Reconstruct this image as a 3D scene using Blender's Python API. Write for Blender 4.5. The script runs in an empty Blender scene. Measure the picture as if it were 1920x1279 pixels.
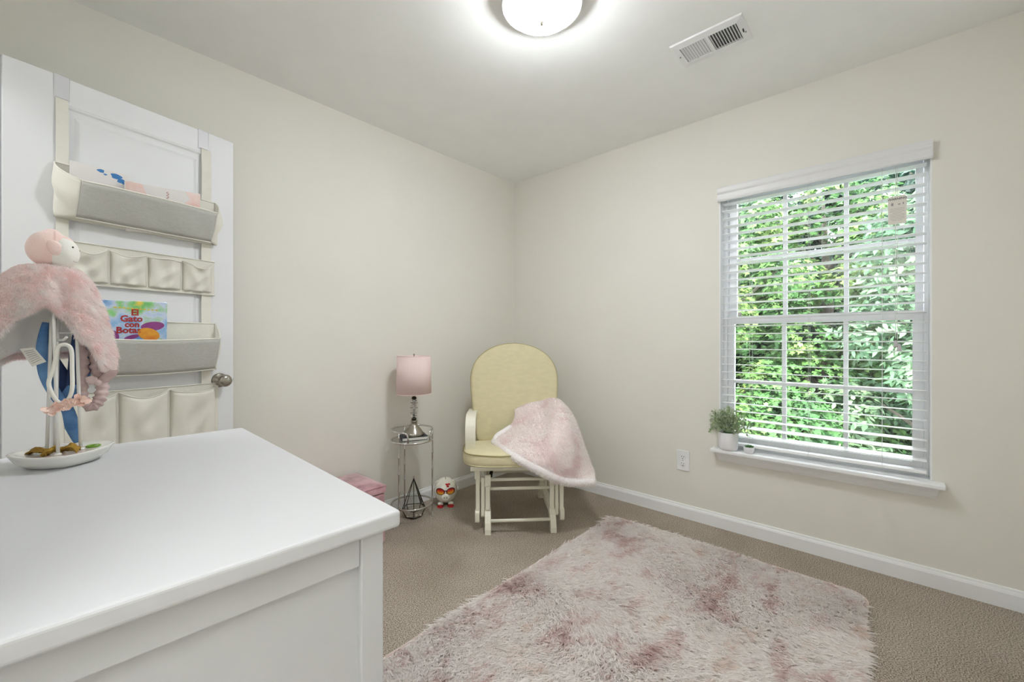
import bpy, math, random
import numpy as np
from mathutils import Vector, Matrix

random.seed(7)
RNG = np.random.default_rng(11)
SC = bpy.context.scene
COL = SC.collection
PI = math.pi


def lin(c):
    c = c / 255.0
    return c / 12.92 if c <= 0.04045 else ((c + 0.055) / 1.055) ** 2.4


def rgb(r, g, b):
    return (lin(r), lin(g), lin(b), 1.0)


# ------------------------------------------------------------------ camera
cam_d = bpy.data.cameras.new('camera')
cam_d.sensor_width = 36.0
cam_d.lens = 785.0 / 1920.0 * 36.0
cam_d.clip_start = 0.02
cam = bpy.data.objects.new('camera', cam_d)
COL.objects.link(cam)
cam.location = (-2.652, -2.390, 1.10)
cam.rotation_euler = (PI / 2, 0, math.radians(42.29) - PI / 2)
SC.camera = cam

# ------------------------------------------------------------------ world, sun, exposure
W = bpy.data.worlds.new('sky')
SC.world = W
W.use_nodes = True
wn = W.node_tree.nodes
bgn = wn['Background']
bgn.inputs['Color'].default_value = rgb(240, 245, 255)
bgn.inputs['Strength'].default_value = 21.0
sun_d = bpy.data.lights.new('sun', 'SUN')
sun_d.energy = 24.0
sun_d.angle = math.radians(2)
sun_d.color = (1.0, 0.96, 0.88)
sun = bpy.data.objects.new('sun', sun_d)
COL.objects.link(sun)
sun.rotation_euler = Vector((0.62, 0.28, -0.80)).to_track_quat('-Z', 'Y').to_euler()


def area(name, loc, direction, sx, sy, power, color=(1, 1, 1), spread=PI):
    d = bpy.data.lights.new(name, 'AREA')
    d.shape = 'RECTANGLE'
    d.size = sx
    d.size_y = sy
    d.energy = power
    d.color = color
    d.spread = spread
    o = bpy.data.objects.new(name, d)
    COL.objects.link(o)
    o.location = loc
    o.rotation_euler = Vector(direction).to_track_quat('-Z', 'Y').to_euler()
    return o


HALL_POWER = 10.0
CLOSET_POWER = 17.0
DOME_EMIT = 78.0
area('hall_fill_light', (-3.5, -0.8, 2.39), (0, 0, -1), 0.5, 0.5, HALL_POWER, (0.95, 0.98, 1.0))  # added unseen fill light, brightens the room through the doorway
area('closet_fill_light', (-3.1, -2.35, 2.39), (0, 0, -1), 0.35, 0.6, CLOSET_POWER, (0.95, 0.98, 1.0))  # added unseen fill behind the camera, lifts the dresser end and walls
# portal: only guides sampling of the sky through the window, gives no light of its own
por = area('window_sky_portal', (0.16, -2.075, 1.24), (-1, 0, 0), 1.6, 1.0, 1.0)
por.data.cycles.is_portal = True

vs = SC.view_settings
vs.view_transform = 'Standard'
vs.look = 'None'
vs.exposure = 0.28
vs.gamma = 1.0
vs.use_curve_mapping = False
SC.cycles.use_denoising = True
SC.cycles.max_bounces = 12
SC.cycles.diffuse_bounces = 8
SC.cycles.transparent_max_bounces = 12
SC.cycles.sample_clamp_indirect = 8.0


# ------------------------------------------------------------------ materials
def nodemat(name):
    m = bpy.data.materials.new(name)
    m.use_nodes = True
    nt = m.node_tree
    return m, nt, nt.nodes['Principled BSDF']


def mat(name, col, rough=0.6, metal=0.0, var=0.0, vscale=8.0, bump=0.0, bscale=60.0, col2=None,
        spec=0.5, sheen=0.0, trans=0.0, ior=1.45, coat=0.0, stretch=None, bdist=0.002, sub=0.0, coord='Object'):
    """Principled surface; colour drifts between col and col2 by noise, fine relief by a second noise."""
    m, nt, b = nodemat(name)
    n, l = nt.nodes, nt.links
    b.inputs['Roughness'].default_value = rough
    b.inputs['Metallic'].default_value = metal
    b.inputs['Specular IOR Level'].default_value = spec
    b.inputs['Sheen Weight'].default_value = sheen
    b.inputs['Transmission Weight'].default_value = trans
    b.inputs['IOR'].default_value = ior
    b.inputs['Coat Weight'].default_value = coat
    if sub:
        b.inputs['Subsurface Weight'].default_value = sub
        b.inputs['Subsurface Scale'].default_value = 0.01
    tc = n.new('ShaderNodeTexCoord')
    mp = n.new('ShaderNodeMapping')
    l.new(tc.outputs[coord], mp.inputs['Vector'])
    if stretch:
        mp.inputs['Scale'].default_value = stretch
    if col2 is None:
        k = 1.0 - max(var, 0.02)
        col2 = (col[0] * k, col[1] * k, col[2] * k, 1)
    nz = n.new('ShaderNodeTexNoise')
    nz.inputs['Scale'].default_value = vscale
    nz.inputs['Detail'].default_value = 4
    l.new(mp.outputs[0], nz.inputs['Vector'])
    r = n.new('ShaderNodeValToRGB')
    r.color_ramp.elements[0].position = 0.35
    r.color_ramp.elements[0].color = col2
    r.color_ramp.elements[1].position = 0.65
    r.color_ramp.elements[1].color = col
    l.new(nz.outputs['Fac'], r.inputs['Fac'])
    l.new(r.outputs['Color'], b.inputs['Base Color'])
    if bump:
        n2 = n.new('ShaderNodeTexNoise')
        n2.inputs['Scale'].default_value = bscale
        n2.inputs['Detail'].default_value = 3
        l.new(mp.outputs[0], n2.inputs['Vector'])
        bp = n.new('ShaderNodeBump')
        bp.inputs['Strength'].default_value = bump
        bp.inputs['Distance'].default_value = bdist
        l.new(n2.outputs['Fac'], bp.inputs['Height'])
        l.new(bp.outputs['Normal'], b.inputs['Normal'])
    return m


M = {}
M['wall'] = mat('wall_paint', rgb(230, 228, 221), 0.75, var=0.012, vscale=3, bump=0.12, bscale=180)
M['ceiling'] = mat('ceiling_paint', rgb(246, 247, 246), 0.85, var=0.01, bump=0.1, bscale=200)
M['trim'] = mat('trim_paint', rgb(240, 241, 243), 0.38, var=0.01, vscale=5)
M['door'] = mat('door_paint', rgb(231, 232, 236), 0.45, var=0.01, vscale=4)
M['vinyl'] = mat('window_vinyl', rgb(243, 244, 247), 0.35, var=0.01)
M['slat'] = mat('blind_slat', rgb(245, 245, 246), 0.4, var=0.01, vscale=6)
M['valance'] = mat('blind_valance', rgb(226, 226, 228), 0.4, var=0.03, vscale=5, stretch=(1, 1, 30))
M['cord'] = mat('blind_cord', rgb(225, 226, 224), 0.8)
M['dresser'] = mat('dresser_paint', rgb(209, 210, 214), 0.42, var=0.008, vscale=4)
M['plastic'] = mat('white_plastic', rgb(236, 237, 238), 0.4)
M['dark'] = mat('dark_slot', rgb(25, 25, 26), 0.6)
M['nickel'] = mat('satin_nickel', rgb(165, 160, 150), 0.28, 1.0, var=0.05)
M['chrome'] = mat('polished_chrome', rgb(215, 215, 214), 0.12, 1.0, var=0.03)
M['canvas'] = mat('cream_canvas', rgb(231, 229, 220), 0.9, var=0.05, vscale=14, bump=0.35, bscale=420, sheen=0.1)
M['grey_canvas'] = mat('grey_woven_linen', rgb(198, 198, 194), 0.9, var=0.09, vscale=160, bump=0.5, bscale=380,
                       stretch=(0.35, 1, 2.2))
M['binding'] = mat('cream_binding', rgb(230, 228, 219), 0.85, var=0.04, vscale=30)
M['hook'] = mat('hook_metal_white', rgb(216, 216, 222), 0.35, 0.0)
M['cream_wood'] = mat('cream_painted_wood', rgb(232, 229, 214), 0.4, var=0.04, vscale=6)
M['cushion'] = mat('yellow_cushion_fabric', rgb(222, 213, 176), 0.9, var=0.07, vscale=20, bump=0.5, bscale=520,
                   stretch=(1, 1, 2.6), sheen=0.15)
M['piping'] = mat('cushion_piping', rgb(168, 156, 108), 0.85)
M['shade'] = mat('lamp_shade_pink', rgb(233, 210, 208), 0.9, var=0.03, vscale=120, bump=0.3, bscale=500,
                 stretch=(1, 1, 0.2))
M['crystal'] = mat('clear_crystal', rgb(250, 250, 250), 0.02, trans=1.0, ior=1.5, var=0.0)
M['glass'] = mat('clear_glass', rgb(244, 250, 247), 0.0, trans=1.0, ior=1.45, var=0.0)
M['black_metal'] = mat('dark_bronze', rgb(60, 56, 46), 0.35, 0.8)
M['navy'] = mat('dark_book_cover', rgb(45, 47, 60), 0.5, var=0.1)
M['paper'] = mat('paper_white', rgb(236, 234, 228), 0.8, var=0.03, vscale=60, stretch=(1, 1, 14))
M['velvet'] = mat('pink_crushed_velvet', rgb(206, 160, 168), 0.55, vscale=9, col2=rgb(140, 86, 98), bump=0.6,
                  bscale=9, bdist=0.02, sheen=0.6, stretch=(1, 1, 2))
M['ceramic'] = mat('cream_ceramic', rgb(232, 229, 217), 0.15, coat=0.5, var=0.01)
M['dish'] = mat('white_glazed_dish', rgb(236, 235, 231), 0.22, coat=0.4, var=0.01)
M['dish_in'] = mat('pale_pink_glaze', rgb(224, 210, 205), 0.25, coat=0.4, var=0.06, vscale=12)
M['rod'] = mat('white_enamel_rod', rgb(240, 240, 238), 0.35)
M['pot'] = mat('white_matte_pot', rgb(236, 235, 240), 0.5, var=0.01)
M['soil'] = mat('dark_soil', rgb(45, 38, 32), 0.95, var=0.4, vscale=90)
M['red'] = mat('red_glaze', rgb(200, 45, 50), 0.25, coat=0.4)
M['gravel'] = mat('white_gravel_moss', rgb(226, 221, 205), 0.8, vscale=45, col2=rgb(120, 122, 90))
M['blue_cloth'] = mat('blue_cotton', rgb(112, 156, 206), 0.85, vscale=22, col2=rgb(74, 116, 172), bump=0.2, bscale=60)
M['navy_cloth'] = mat('dark_blue_cotton', rgb(52, 74, 118), 0.85, vscale=20, col2=rgb(38, 52, 88))
M['white_cloth'] = mat('white_soft_cloth', rgb(240, 238, 232), 0.85, var=0.04, vscale=40)
M['mauve'] = mat('mauve_cotton', rgb(212, 190, 188), 0.9, vscale=40, col2=rgb(186, 162, 161), bump=0.4, bscale=90)
M['mustard'] = mat('mustard_cloth', rgb(188, 152, 62), 0.85, vscale=22, col2=rgb(132, 100, 32), bump=0.3, bscale=60)
M['green'] = mat('green_elastic', rgb(130, 176, 62), 0.7, var=0.2, vscale=60)
M['peach'] = mat('peach_chiffon', rgb(250, 226, 216), 0.85, vscale=60, col2=rgb(244, 208, 196), sheen=0.3)
M['plush_pink'] = mat('pink_plush', rgb(249, 224, 220), 0.95, vscale=30, col2=rgb(247, 214, 209), bump=0.4,
                      bscale=300, sheen=0.5)
M['plush_white'] = mat('white_plush', rgb(245, 243, 238), 0.95, var=0.03, vscale=60, bump=0.4, bscale=300, sheen=0.4)
M['fur_pink'] = mat('pale_pink_fur', rgb(252, 240, 239), 0.9, vscale=22, col2=rgb(249, 224, 224), sheen=0.3)
M['fur_white'] = mat('white_fur', rgb(247, 245, 242), 0.9, var=0.04, vscale=30, sheen=0.3)
M['blanket_fur'] = mat('blush_blanket_fur', rgb(247, 238, 237), 0.95, vscale=7, col2=rgb(240, 224, 224), sheen=0.4)
M['blanket_back'] = mat('blanket_smooth_edge', rgb(246, 242, 243), 0.8, var=0.05, vscale=20, sheen=0.4)
M['bark'] = mat('tree_bark', rgb(62, 56, 46), 0.9, var=0.3, vscale=20)
M['lawn'] = mat('lawn_green', rgb(70, 105, 60), 0.95, vscale=2, col2=rgb(45, 75, 45))
M['siding'] = mat('outer_siding', rgb(200, 200, 196), 0.7)
M['magenta'] = mat('printed_purple', rgb(150, 70, 140), 0.4, var=0.15, vscale=40)
M['orange'] = mat('printed_orange', rgb(222, 130, 50), 0.4, var=0.1, vscale=30, col2=rgb(235, 170, 60))
M['letter_red'] = mat('printed_red', rgb(172, 52, 52), 0.4)
M['letter_gold'] = mat('printed_gold', rgb(222, 196, 70), 0.4)
M['ink'] = mat('printed_ink', rgb(70, 70, 76), 0.6)
M['grey_ink'] = mat('printed_grey_ink', rgb(150, 148, 150), 0.6)
M['duct'] = mat('galvanised_duct', rgb(105, 105, 104), 0.5, 0.6)
M['tag'] = mat('warning_tag_card', rgb(226, 222, 214), 0.7)
M['blush'] = mat('printed_blush', rgb(240, 196, 188), 0.35, vscale=18, col2=rgb(246, 226, 222))
M['gloss_white'] = mat('glossy_cover_white', rgb(242, 238, 238), 0.15, coat=0.5)


def carpet_mat():
    m, nt, b = nodemat('beige_frieze_carpet')
    n, l = nt.nodes, nt.links
    b.inputs['Roughness'].default_value = 1.0
    b.inputs['Specular IOR Level'].default_value = 0.05
    tc = n.new('ShaderNodeTexCoord')
    a = n.new('ShaderNodeTexNoise'); a.inputs['Scale'].default_value = 230; a.inputs['Detail'].default_value = 3
    v = n.new('ShaderNodeTexVoronoi'); v.inputs['Scale'].default_value = 330
    c = n.new('ShaderNodeTexNoise'); c.inputs['Scale'].default_value = 2.2; c.inputs['Detail'].default_value = 3
    for q in (a, v, c):
        l.new(tc.outputs['Object'], q.inputs['Vector'])
    r = n.new('ShaderNodeValToRGB')
    e = r.color_ramp.elements
    e[0].position = 0.36; e[0].color = rgb(122, 111, 100)
    e[1].position = 0.64; e[1].color = rgb(222, 211, 198)
    k = r.color_ramp.elements.new(0.5); k.color = rgb(182, 170, 156)
    l.new(a.outputs['Fac'], r.inputs['Fac'])
    mx = n.new('ShaderNodeMix'); mx.data_type = 'RGBA'; mx.blend_type = 'MULTIPLY'
    mx.inputs['Factor'].default_value = 1.0
    r2 = n.new('ShaderNodeValToRGB')
    r2.color_ramp.elements[0].position = 0.35; r2.color_ramp.elements[0].color = (0.82, 0.80, 0.78, 1)
    r2.color_ramp.elements[1].position = 0.6; r2.color_ramp.elements[1].color = (1, 1, 1, 1)
    l.new(c.outputs['Fac'], r2.inputs['Fac'])
    l.new(r.outputs['Color'], mx.inputs[6]); l.new(r2.outputs['Color'], mx.inputs[7])
    l.new(mx.outputs[2], b.inputs['Base Color'])
    ad = n.new('ShaderNodeMath'); ad.operation = 'ADD'
    l.new(a.outputs['Fac'], ad.inputs[0]); l.new(v.outputs['Distance'], ad.inputs[1])
    bp = n.new('ShaderNodeBump'); bp.inputs['Strength'].default_value = 0.8
    bp.inputs['Distance'].default_value = 0.004
    l.new(ad.outputs[0], bp.inputs['Height'])
    l.new(bp.outputs['Normal'], b.inputs['Normal'])
    return m


def strand_mat(name, stops, scale, stretch=(1, 1, 0.0), detail=3, rough=0.9, trans=0.25, lo=0.78, speck=0.0):
    """Fibre colour: patches from object-space noise, a little random value per strand ('shade' attribute)."""
    m, nt, b = nodemat(name)
    n, l = nt.nodes, nt.links
    b.inputs['Roughness'].default_value = rough
    b.inputs['Specular IOR Level'].default_value = 0.2
    tc = n.new('ShaderNodeTexCoord'); mp = n.new('ShaderNodeMapping'); mp.inputs['Scale'].default_value = stretch
    l.new(tc.outputs['Object'], mp.inputs['Vector'])
    nz = n.new('ShaderNodeTexNoise'); nz.inputs['Scale'].default_value = scale; nz.inputs['Detail'].default_value = detail
    nz.inputs['Roughness'].default_value = 0.6
    l.new(mp.outputs[0], nz.inputs['Vector'])
    r = n.new('ShaderNodeValToRGB')
    els = r.color_ramp.elements
    els[0].position, els[0].color = stops[0]
    els[1].position, els[1].color = stops[-1]
    for p, c in stops[1:-1]:
        k = els.new(p); k.color = c
    at = n.new('ShaderNodeAttribute'); at.attribute_name = 'shade'
    if speck:
        ma = n.new('ShaderNodeMath'); ma.operation = 'MULTIPLY_ADD'
        ma.inputs[1].default_value = speck
        sb = n.new('ShaderNodeMath'); sb.operation = 'SUBTRACT'; sb.inputs[1].default_value = 0.5
        l.new(at.outputs['Fac'], sb.inputs[0]); l.new(sb.outputs[0], ma.inputs[0]); l.new(nz.outputs['Fac'], ma.inputs[2])
        l.new(ma.outputs[0], r.inputs['Fac'])
    else:
        l.new(nz.outputs['Fac'], r.inputs['Fac'])
    mr = n.new('ShaderNodeMapRange')
    mr.inputs['To Min'].default_value = lo; mr.inputs['To Max'].default_value = 1.0
    l.new(at.outputs['Fac'], mr.inputs['Value'])
    mx = n.new('ShaderNodeMix'); mx.data_type = 'RGBA'; mx.blend_type = 'MULTIPLY'
    mx.inputs['Factor'].default_value = 1.0
    l.new(r.outputs['Color'], mx.inputs[6]); l.new(mr.outputs[0], mx.inputs[7])
    l.new(mx.outputs[2], b.inputs['Base Color'])
    if trans:
        t = n.new('ShaderNodeBsdfTranslucent')
        l.new(mx.outputs[2], t.inputs['Color'])
        ms = n.new('ShaderNodeMixShader'); ms.inputs[0].default_value = trans
        out = n['Material Output']
        l.new(b.outputs[0], ms.inputs[1]); l.new(t.outputs[0], ms.inputs[2])
        l.new(ms.outputs[0], out.inputs['Surface'])
    return m


M['carpet'] = carpet_mat()
M['rug_pile'] = strand_mat('shag_pile', [(0.31, rgb(226, 202, 200)), (0.42, rgb(243, 229, 226)), (0.47, rgb(253, 249, 247)),
                                         (0.62, rgb(254, 251, 249)), (0.72, rgb(242, 226, 218))],
                           4.2, (1.0, 1.5, 0.0), 9, lo=0.92, trans=0.5, speck=0.22)
M['blanket_pile'] = strand_mat('blanket_pile', [(0.34, rgb(245, 231, 231)), (0.46, rgb(252, 247, 246)), (0.66, rgb(253, 250, 248))],
                               9, (1, 1, 1), 3, lo=0.94, trans=0.5)
M['cape_pile'] = strand_mat('cape_pile', [(0.34, rgb(252, 235, 234)), (0.46, rgb(254, 244, 243)), (0.62, rgb(254, 251, 250))],
                            22, (1, 1, 1), 3, lo=0.97, trans=0.5)



def leaf_mat(name, c1, c2, c3):
    m = strand_mat(name, [(0.3, c1), (0.5, c2), (0.7, c3)], 1.2, (1, 1, 1), 4, rough=0.5, trans=0.35, lo=0.45)
    return m


M['leaf_a'] = leaf_mat('maple_leaves', rgb(44, 76, 44), rgb(66, 100, 54), rgb(116, 136, 72))
M['leaf_b'] = leaf_mat('shade_leaves', rgb(22, 40, 34), rgb(34, 58, 46), rgb(52, 76, 58))
M['leaf_c'] = leaf_mat('pale_leaves', rgb(54, 84, 60), rgb(78, 106, 78), rgb(108, 128, 94))
M['plant_leaf'] = strand_mat('small_grey_green_leaves', [(0.3, rgb(146, 172, 130)), (0.5, rgb(200, 216, 178)), (0.7, rgb(240, 242, 232))],
                             60, (1, 1, 1), 2, trans=0.35, lo=0.65)
M['succulent'] = mat('succulent_green', rgb(98, 146, 84), 0.5, vscale=60, col2=rgb(60, 104, 62))


def window_glass_mat():
    m, nt, b = nodemat('window_glass')
    n, l = nt.nodes, nt.links
    tr = n.new('ShaderNodeBsdfTransparent'); tr.inputs['Color'].default_value = (0.96, 0.98, 0.97, 1)
    gl = n.new('ShaderNodeBsdfGlossy'); gl.inputs['Roughness'].default_value = 0.02
    fr = n.new('ShaderNodeFresnel'); fr.inputs['IOR'].default_value = 1.45
    ms = n.new('ShaderNodeMixShader')
    l.new(fr.outputs[0], ms.inputs[0]); l.new(tr.outputs[0], ms.inputs[1]); l.new(gl.outputs[0], ms.inputs[2])
    l.new(ms.outputs[0], n['Material Output'].inputs['Surface'])
    return m


M['window_glass'] = window_glass_mat()


def emit_mat(name, col, s):
    m, nt, b = nodemat(name)
    b.inputs['Base Color'].default_value = col
    b.inputs['Roughness'].default_value = 0.3
    b.inputs['Emission Color'].default_value = col
    b.inputs['Emission Strength'].default_value = s
    return m


M['dome'] = emit_mat('lit_frosted_glass', (0.935, 0.968, 1.0, 1), DOME_EMIT)


def cover_mat():
    """Printed picture-book cover: sky blue with a rainbow cloud."""
    m, nt, b = nodemat('picture_book_cover')
    n, l = nt.nodes, nt.links
    b.inputs['Roughness'].default_value = 0.2
    b.inputs['Coat Weight'].default_value = 0.4
    tc = n.new('ShaderNodeTexCoord')
    nz = n.new('ShaderNodeTexNoise'); nz.inputs['Scale'].default_value = 14; nz.inputs['Detail'].default_value = 4
    l.new(tc.outputs['Object'], nz.inputs['Vector'])
    r = n.new('ShaderNodeValToRGB')
    e = r.color_ramp.elements
    e[0].position = 0.30; e[0].color = rgb(96, 150, 214)
    e[1].position = 0.75; e[1].color = rgb(236, 214, 90)
    for p, c in ((0.42, rgb(150, 190, 232)), (0.52, rgb(206, 218, 240)), (0.6, rgb(150, 206, 140)), (0.66, rgb(120, 198, 120))):
        k = e.new(p); k.color = c
    l.new(nz.outputs['Fac'], r.inputs['Fac'])
    l.new(r.outputs['Color'], b.inputs['Base Color'])
    return m


M['cover'] = cover_mat()


def sunset_mat():
    m, nt, b = nodemat('sunset_lens_print')
    n, l = nt.nodes, nt.links
    b.inputs['Roughness'].default_value = 0.2
    tc = n.new('ShaderNodeTexCoord'); sp = n.new('ShaderNodeSeparateXYZ')
    l.new(tc.outputs['Object'], sp.inputs[0])
    mr = n.new('ShaderNodeMapRange'); mr.inputs['From Min'].default_value = 0.082; mr.inputs['From Max'].default_value = 0.122
    l.new(sp.outputs['Z'], mr.inputs['Value'])
    r = n.new('ShaderNodeValToRGB'); e = r.color_ramp.elements
    e[0].position = 0.0; e[0].color = rgb(150, 60, 40)
    e[1].position = 1.0; e[1].color = rgb(150, 25, 30)
    for p, c in ((0.25, rgb(240, 190, 70)), (0.5, rgb(236, 140, 50)), (0.75, rgb(205, 60, 35))):
        k = e.new(p); k.color = c
    l.new(mr.outputs[0], r.inputs['Fac']); l.new(r.outputs['Color'], b.inputs['Base Color'])
    return m


M['sunset'] = sunset_mat()
M['rim'] = mat('dark_red_rim', rgb(92, 18, 26), 0.25)


# ------------------------------------------------------------------ mesh helpers
class MB:
    def __init__(self):
        self.v = []
        self.f = []

    def add(self, vs, fs, mtx=None):
        k = len(self.v)
        for p in vs:
            p = Vector(p)
            if mtx is not None:
                p = mtx @ p
            self.v.append((p.x, p.y, p.z))
        for f in fs:
            self.f.append(tuple(i + k for i in f))
        return self

    def box(self, x0, x1, y0, y1, z0, z1, mtx=None):
        vs = [(x, y, z) for x in (x0, x1) for y in (y0, y1) for z in (z0, z1)]
        fs = [(0, 1, 3, 2), (4, 6, 7, 5), (0, 4, 5, 1), (2, 3, 7, 6), (0, 2, 6, 4), (1, 5, 7, 3)]
        return self.add(vs, fs, mtx)

    def tube(self, pts, r, n=10, closed=False, caps=True, flat=None, up=None):
        """Sweep a circle (or an ellipse r x flat, flat side facing 'up') along points."""
        P = [Vector(p) for p in pts]
        m = len(P)
        rs = r if isinstance(r, (list, tuple)) else [r] * m
        rings = []
        prev = None
        for i in range(m):
            if closed:
                t = P[(i + 1) % m] - P[i - 1]
            else:
                t = P[min(i + 1, m - 1)] - P[max(i - 1, 0)]
            t.normalize()
            ref = Vector(up) if up is not None else (prev if prev is not None else
                                                     (Vector((0, 0, 1)) if abs(t.z) < 0.9 else Vector((1, 0, 0))))
            a = ref - t * ref.dot(t)
            if a.length < 1e-6:
                a = t.orthogonal()
            a.normalize()
            b = t.cross(a)
            prev = a
            ra = rs[i]
            rb = flat if flat is not None else ra
            if flat is not None and isinstance(flat, (list, tuple)):
                rb = flat[i]
            rings.append([P[i] + a * (rb * math.sin(2 * PI * j / n)) + b * (ra * math.cos(2 * PI * j / n)) for j in range(n)])
        vs = [p for q in rings for p in q]
        fs = []
        for i in range(m if closed else m - 1):
            i2 = (i + 1) % m
            for j in range(n):
                j2 = (j + 1) % n
                fs.append((i * n + j, i2 * n + j, i2 * n + j2, i * n + j2))
        if not closed and caps:
            fs.append(tuple(range(n)))
            fs.append(tuple(reversed([(m - 1) * n + j for j in range(n)])))
        return self.add(vs, fs)

    def lathe(self, prof, n=32, mtx=None, sx=1.0, sy=1.0, cap=True):
        vs, fs = [], []
        m = len(prof)
        for r, z in prof:
            for j in range(n):
                a = 2 * PI * j / n
                vs.append((r * math.cos(a) * sx, r * math.sin(a) * sy, z))
        for i in range(m - 1):
            for j in range(n):
                j2 = (j + 1) % n
                fs.append((i * n + j, i * n + j2, (i + 1) * n + j2, (i + 1) * n + j))
        if cap:
            fs.append(tuple(reversed(range(n))))
            fs.append(tuple((m - 1) * n + j for j in range(n)))
        return self.add(vs, fs, mtx)

    def ball(self, c, rx, ry=None, rz=None, n=20, m=12, mtx=None):
        ry = rx if ry is None else ry
        rz = rx if rz is None else rz
        vs, fs = [], []
        for i in range(m + 1):
            t = PI * i / m
            for j in range(n):
                a = 2 * PI * j / n
                p = Vector((rx * math.sin(t) * math.cos(a), ry * math.sin(t) * math.sin(a), -rz * math.cos(t)))
                if mtx is not None:
                    p = mtx @ p
                vs.append(p + Vector(c))
        for i in range(m):
            for j in range(n):
                j2 = (j + 1) % n
                fs.append((i * n + j, i * n + j2, (i + 1) * n + j2, (i + 1) * n + j))
        return self.add(vs, fs)

    def prism(self, poly, axis, a0, a1, mtx=None):
        """Extrude a 2-D outline along axis 'x','y' or 'z'."""
        n = len(poly)

        def P(u, v, w):
            return {'x': (w, u, v), 'y': (u, w, v), 'z': (u, v, w)}[axis]
        vs = [P(u, v, a0) for u, v in poly] + [P(u, v, a1) for u, v in poly]
        fs = [tuple(range(n)), tuple(reversed(range(n, 2 * n)))]
        for i in range(n):
            j = (i + 1) % n
            fs.append((i, i + n, j + n, j))
        return self.add(vs, fs, mtx)

    def grid(self, fn, nu, nv, mtx=None):
        vs = [fn(i / nu, j / nv) for i in range(nu + 1) for j in range(nv + 1)]
        fs = [(i * (nv + 1) + j, (i + 1) * (nv + 1) + j, (i + 1) * (nv + 1) + j + 1, i * (nv + 1) + j + 1)
              for i in range(nu) for j in range(nv)]
        return self.add(vs, fs, mtx)

    def build(self, name, material, parent=None, smooth=False, bevel=0.0, seg=2, solid=0.0, subsurf=0):
        me = bpy.data.meshes.new(name)
        me.from_pydata(self.v, [], self.f)
        me.validate()
        import bmesh
        bm = bmesh.new(); bm.from_mesh(me)
        bmesh.ops.remove_doubles(bm, verts=bm.verts, dist=1e-6)
        bmesh.ops.recalc_face_normals(bm, faces=bm.faces)
        bm.to_mesh(me); bm.free()
        me.materials.append(material)
        if smooth:
            me.polygons.foreach_set('use_smooth', [True] * len(me.polygons))
        o = bpy.data.objects.new(name, me)
        COL.objects.link(o)
        if parent is not None:
            o.parent = parent
        if solid:
            md = o.modifiers.new('thickness', 'SOLIDIFY'); md.thickness = abs(solid); md.offset = -1 if solid > 0 else 1
        if subsurf:
            md = o.modifiers.new('smooth', 'SUBSURF'); md.levels = subsurf; md.render_levels = subsurf
        if bevel:
            md = o.modifiers.new('bevel', 'BEVEL'); md.width = bevel; md.segments = seg
            md.limit_method = 'ANGLE'; md.angle_limit = math.radians(40)
            md.harden_normals = False
        return o


def thing(name, label, cat, loc=(0, 0, 0), rz=0.0, group=None):
    o = bpy.data.objects.new(name, None)
    COL.objects.link(o)
    o.location = loc
    o.rotation_euler = (0, 0, rz)
    o['label'] = label
    o['category'] = cat
    if group:
        o['group'] = group
    return o


def tag(o, label, cat, group=None):
    o['label'] = label
    o['category'] = cat
    if group:
        o['group'] = group
    return o


def struct(o, label=None):
    o['kind'] = 'structure'
    if label:
        o['label'] = label
    return o


def stuff(o):
    o['kind'] = 'stuff'
    return o


def rot(ax, a):
    return Matrix.Rotation(a, 4, ax)


def smooth_path(pts, n=6, closed=False):
    """Catmull-Rom through points."""
    P = [Vector(p) for p in pts]
    m = len(P)
    out = []
    rng = range(m) if closed else range(m - 1)
    for i in rng:
        p0 = P[i - 1] if (closed or i > 0) else P[i]
        p1 = P[i]
        p2 = P[(i + 1) % m]
        p3 = P[(i + 2) % m] if (closed or i + 2 < m) else p2
        for k in range(n):
            t = k / n
            out.append(0.5 * ((2 * p1) + (p2 - p0) * t + (2 * p0 - 5 * p1 + 4 * p2 - p3) * t * t
                              + (3 * p1 - p0 - 3 * p2 + p3) * t ** 3))
    if not closed:
        out.append(P[-1])
    return out


def np_mesh(name, V, Fc, material, parent=None, shade=None, smooth=False, tri=True):
    """Big mesh straight from arrays (all faces the same size)."""
    me = bpy.data.meshes.new(name)
    k = Fc.shape[1]
    me.vertices.add(len(V)); me.vertices.foreach_set('co', V.astype(np.float32).ravel())
    me.loops.add(Fc.size); me.loops.foreach_set('vertex_index', Fc.astype(np.int32).ravel())
    me.polygons.add(len(Fc)); me.polygons.foreach_set('loop_start', np.arange(0, Fc.size, k, dtype=np.int32))
    me.update(calc_edges=True)
    if smooth:
        me.polygons.foreach_set('use_smooth', np.ones(len(Fc), bool))
    if shade is not None:
        a = me.attributes.new('shade', 'FLOAT', 'POINT')
        a.data.foreach_set('value', shade.astype(np.float32))
    me.materials.append(material)
    o = bpy.data.objects.new(name, me)
    COL.objects.link(o)
    if parent is not None:
        o.parent = parent
    return o


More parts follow.
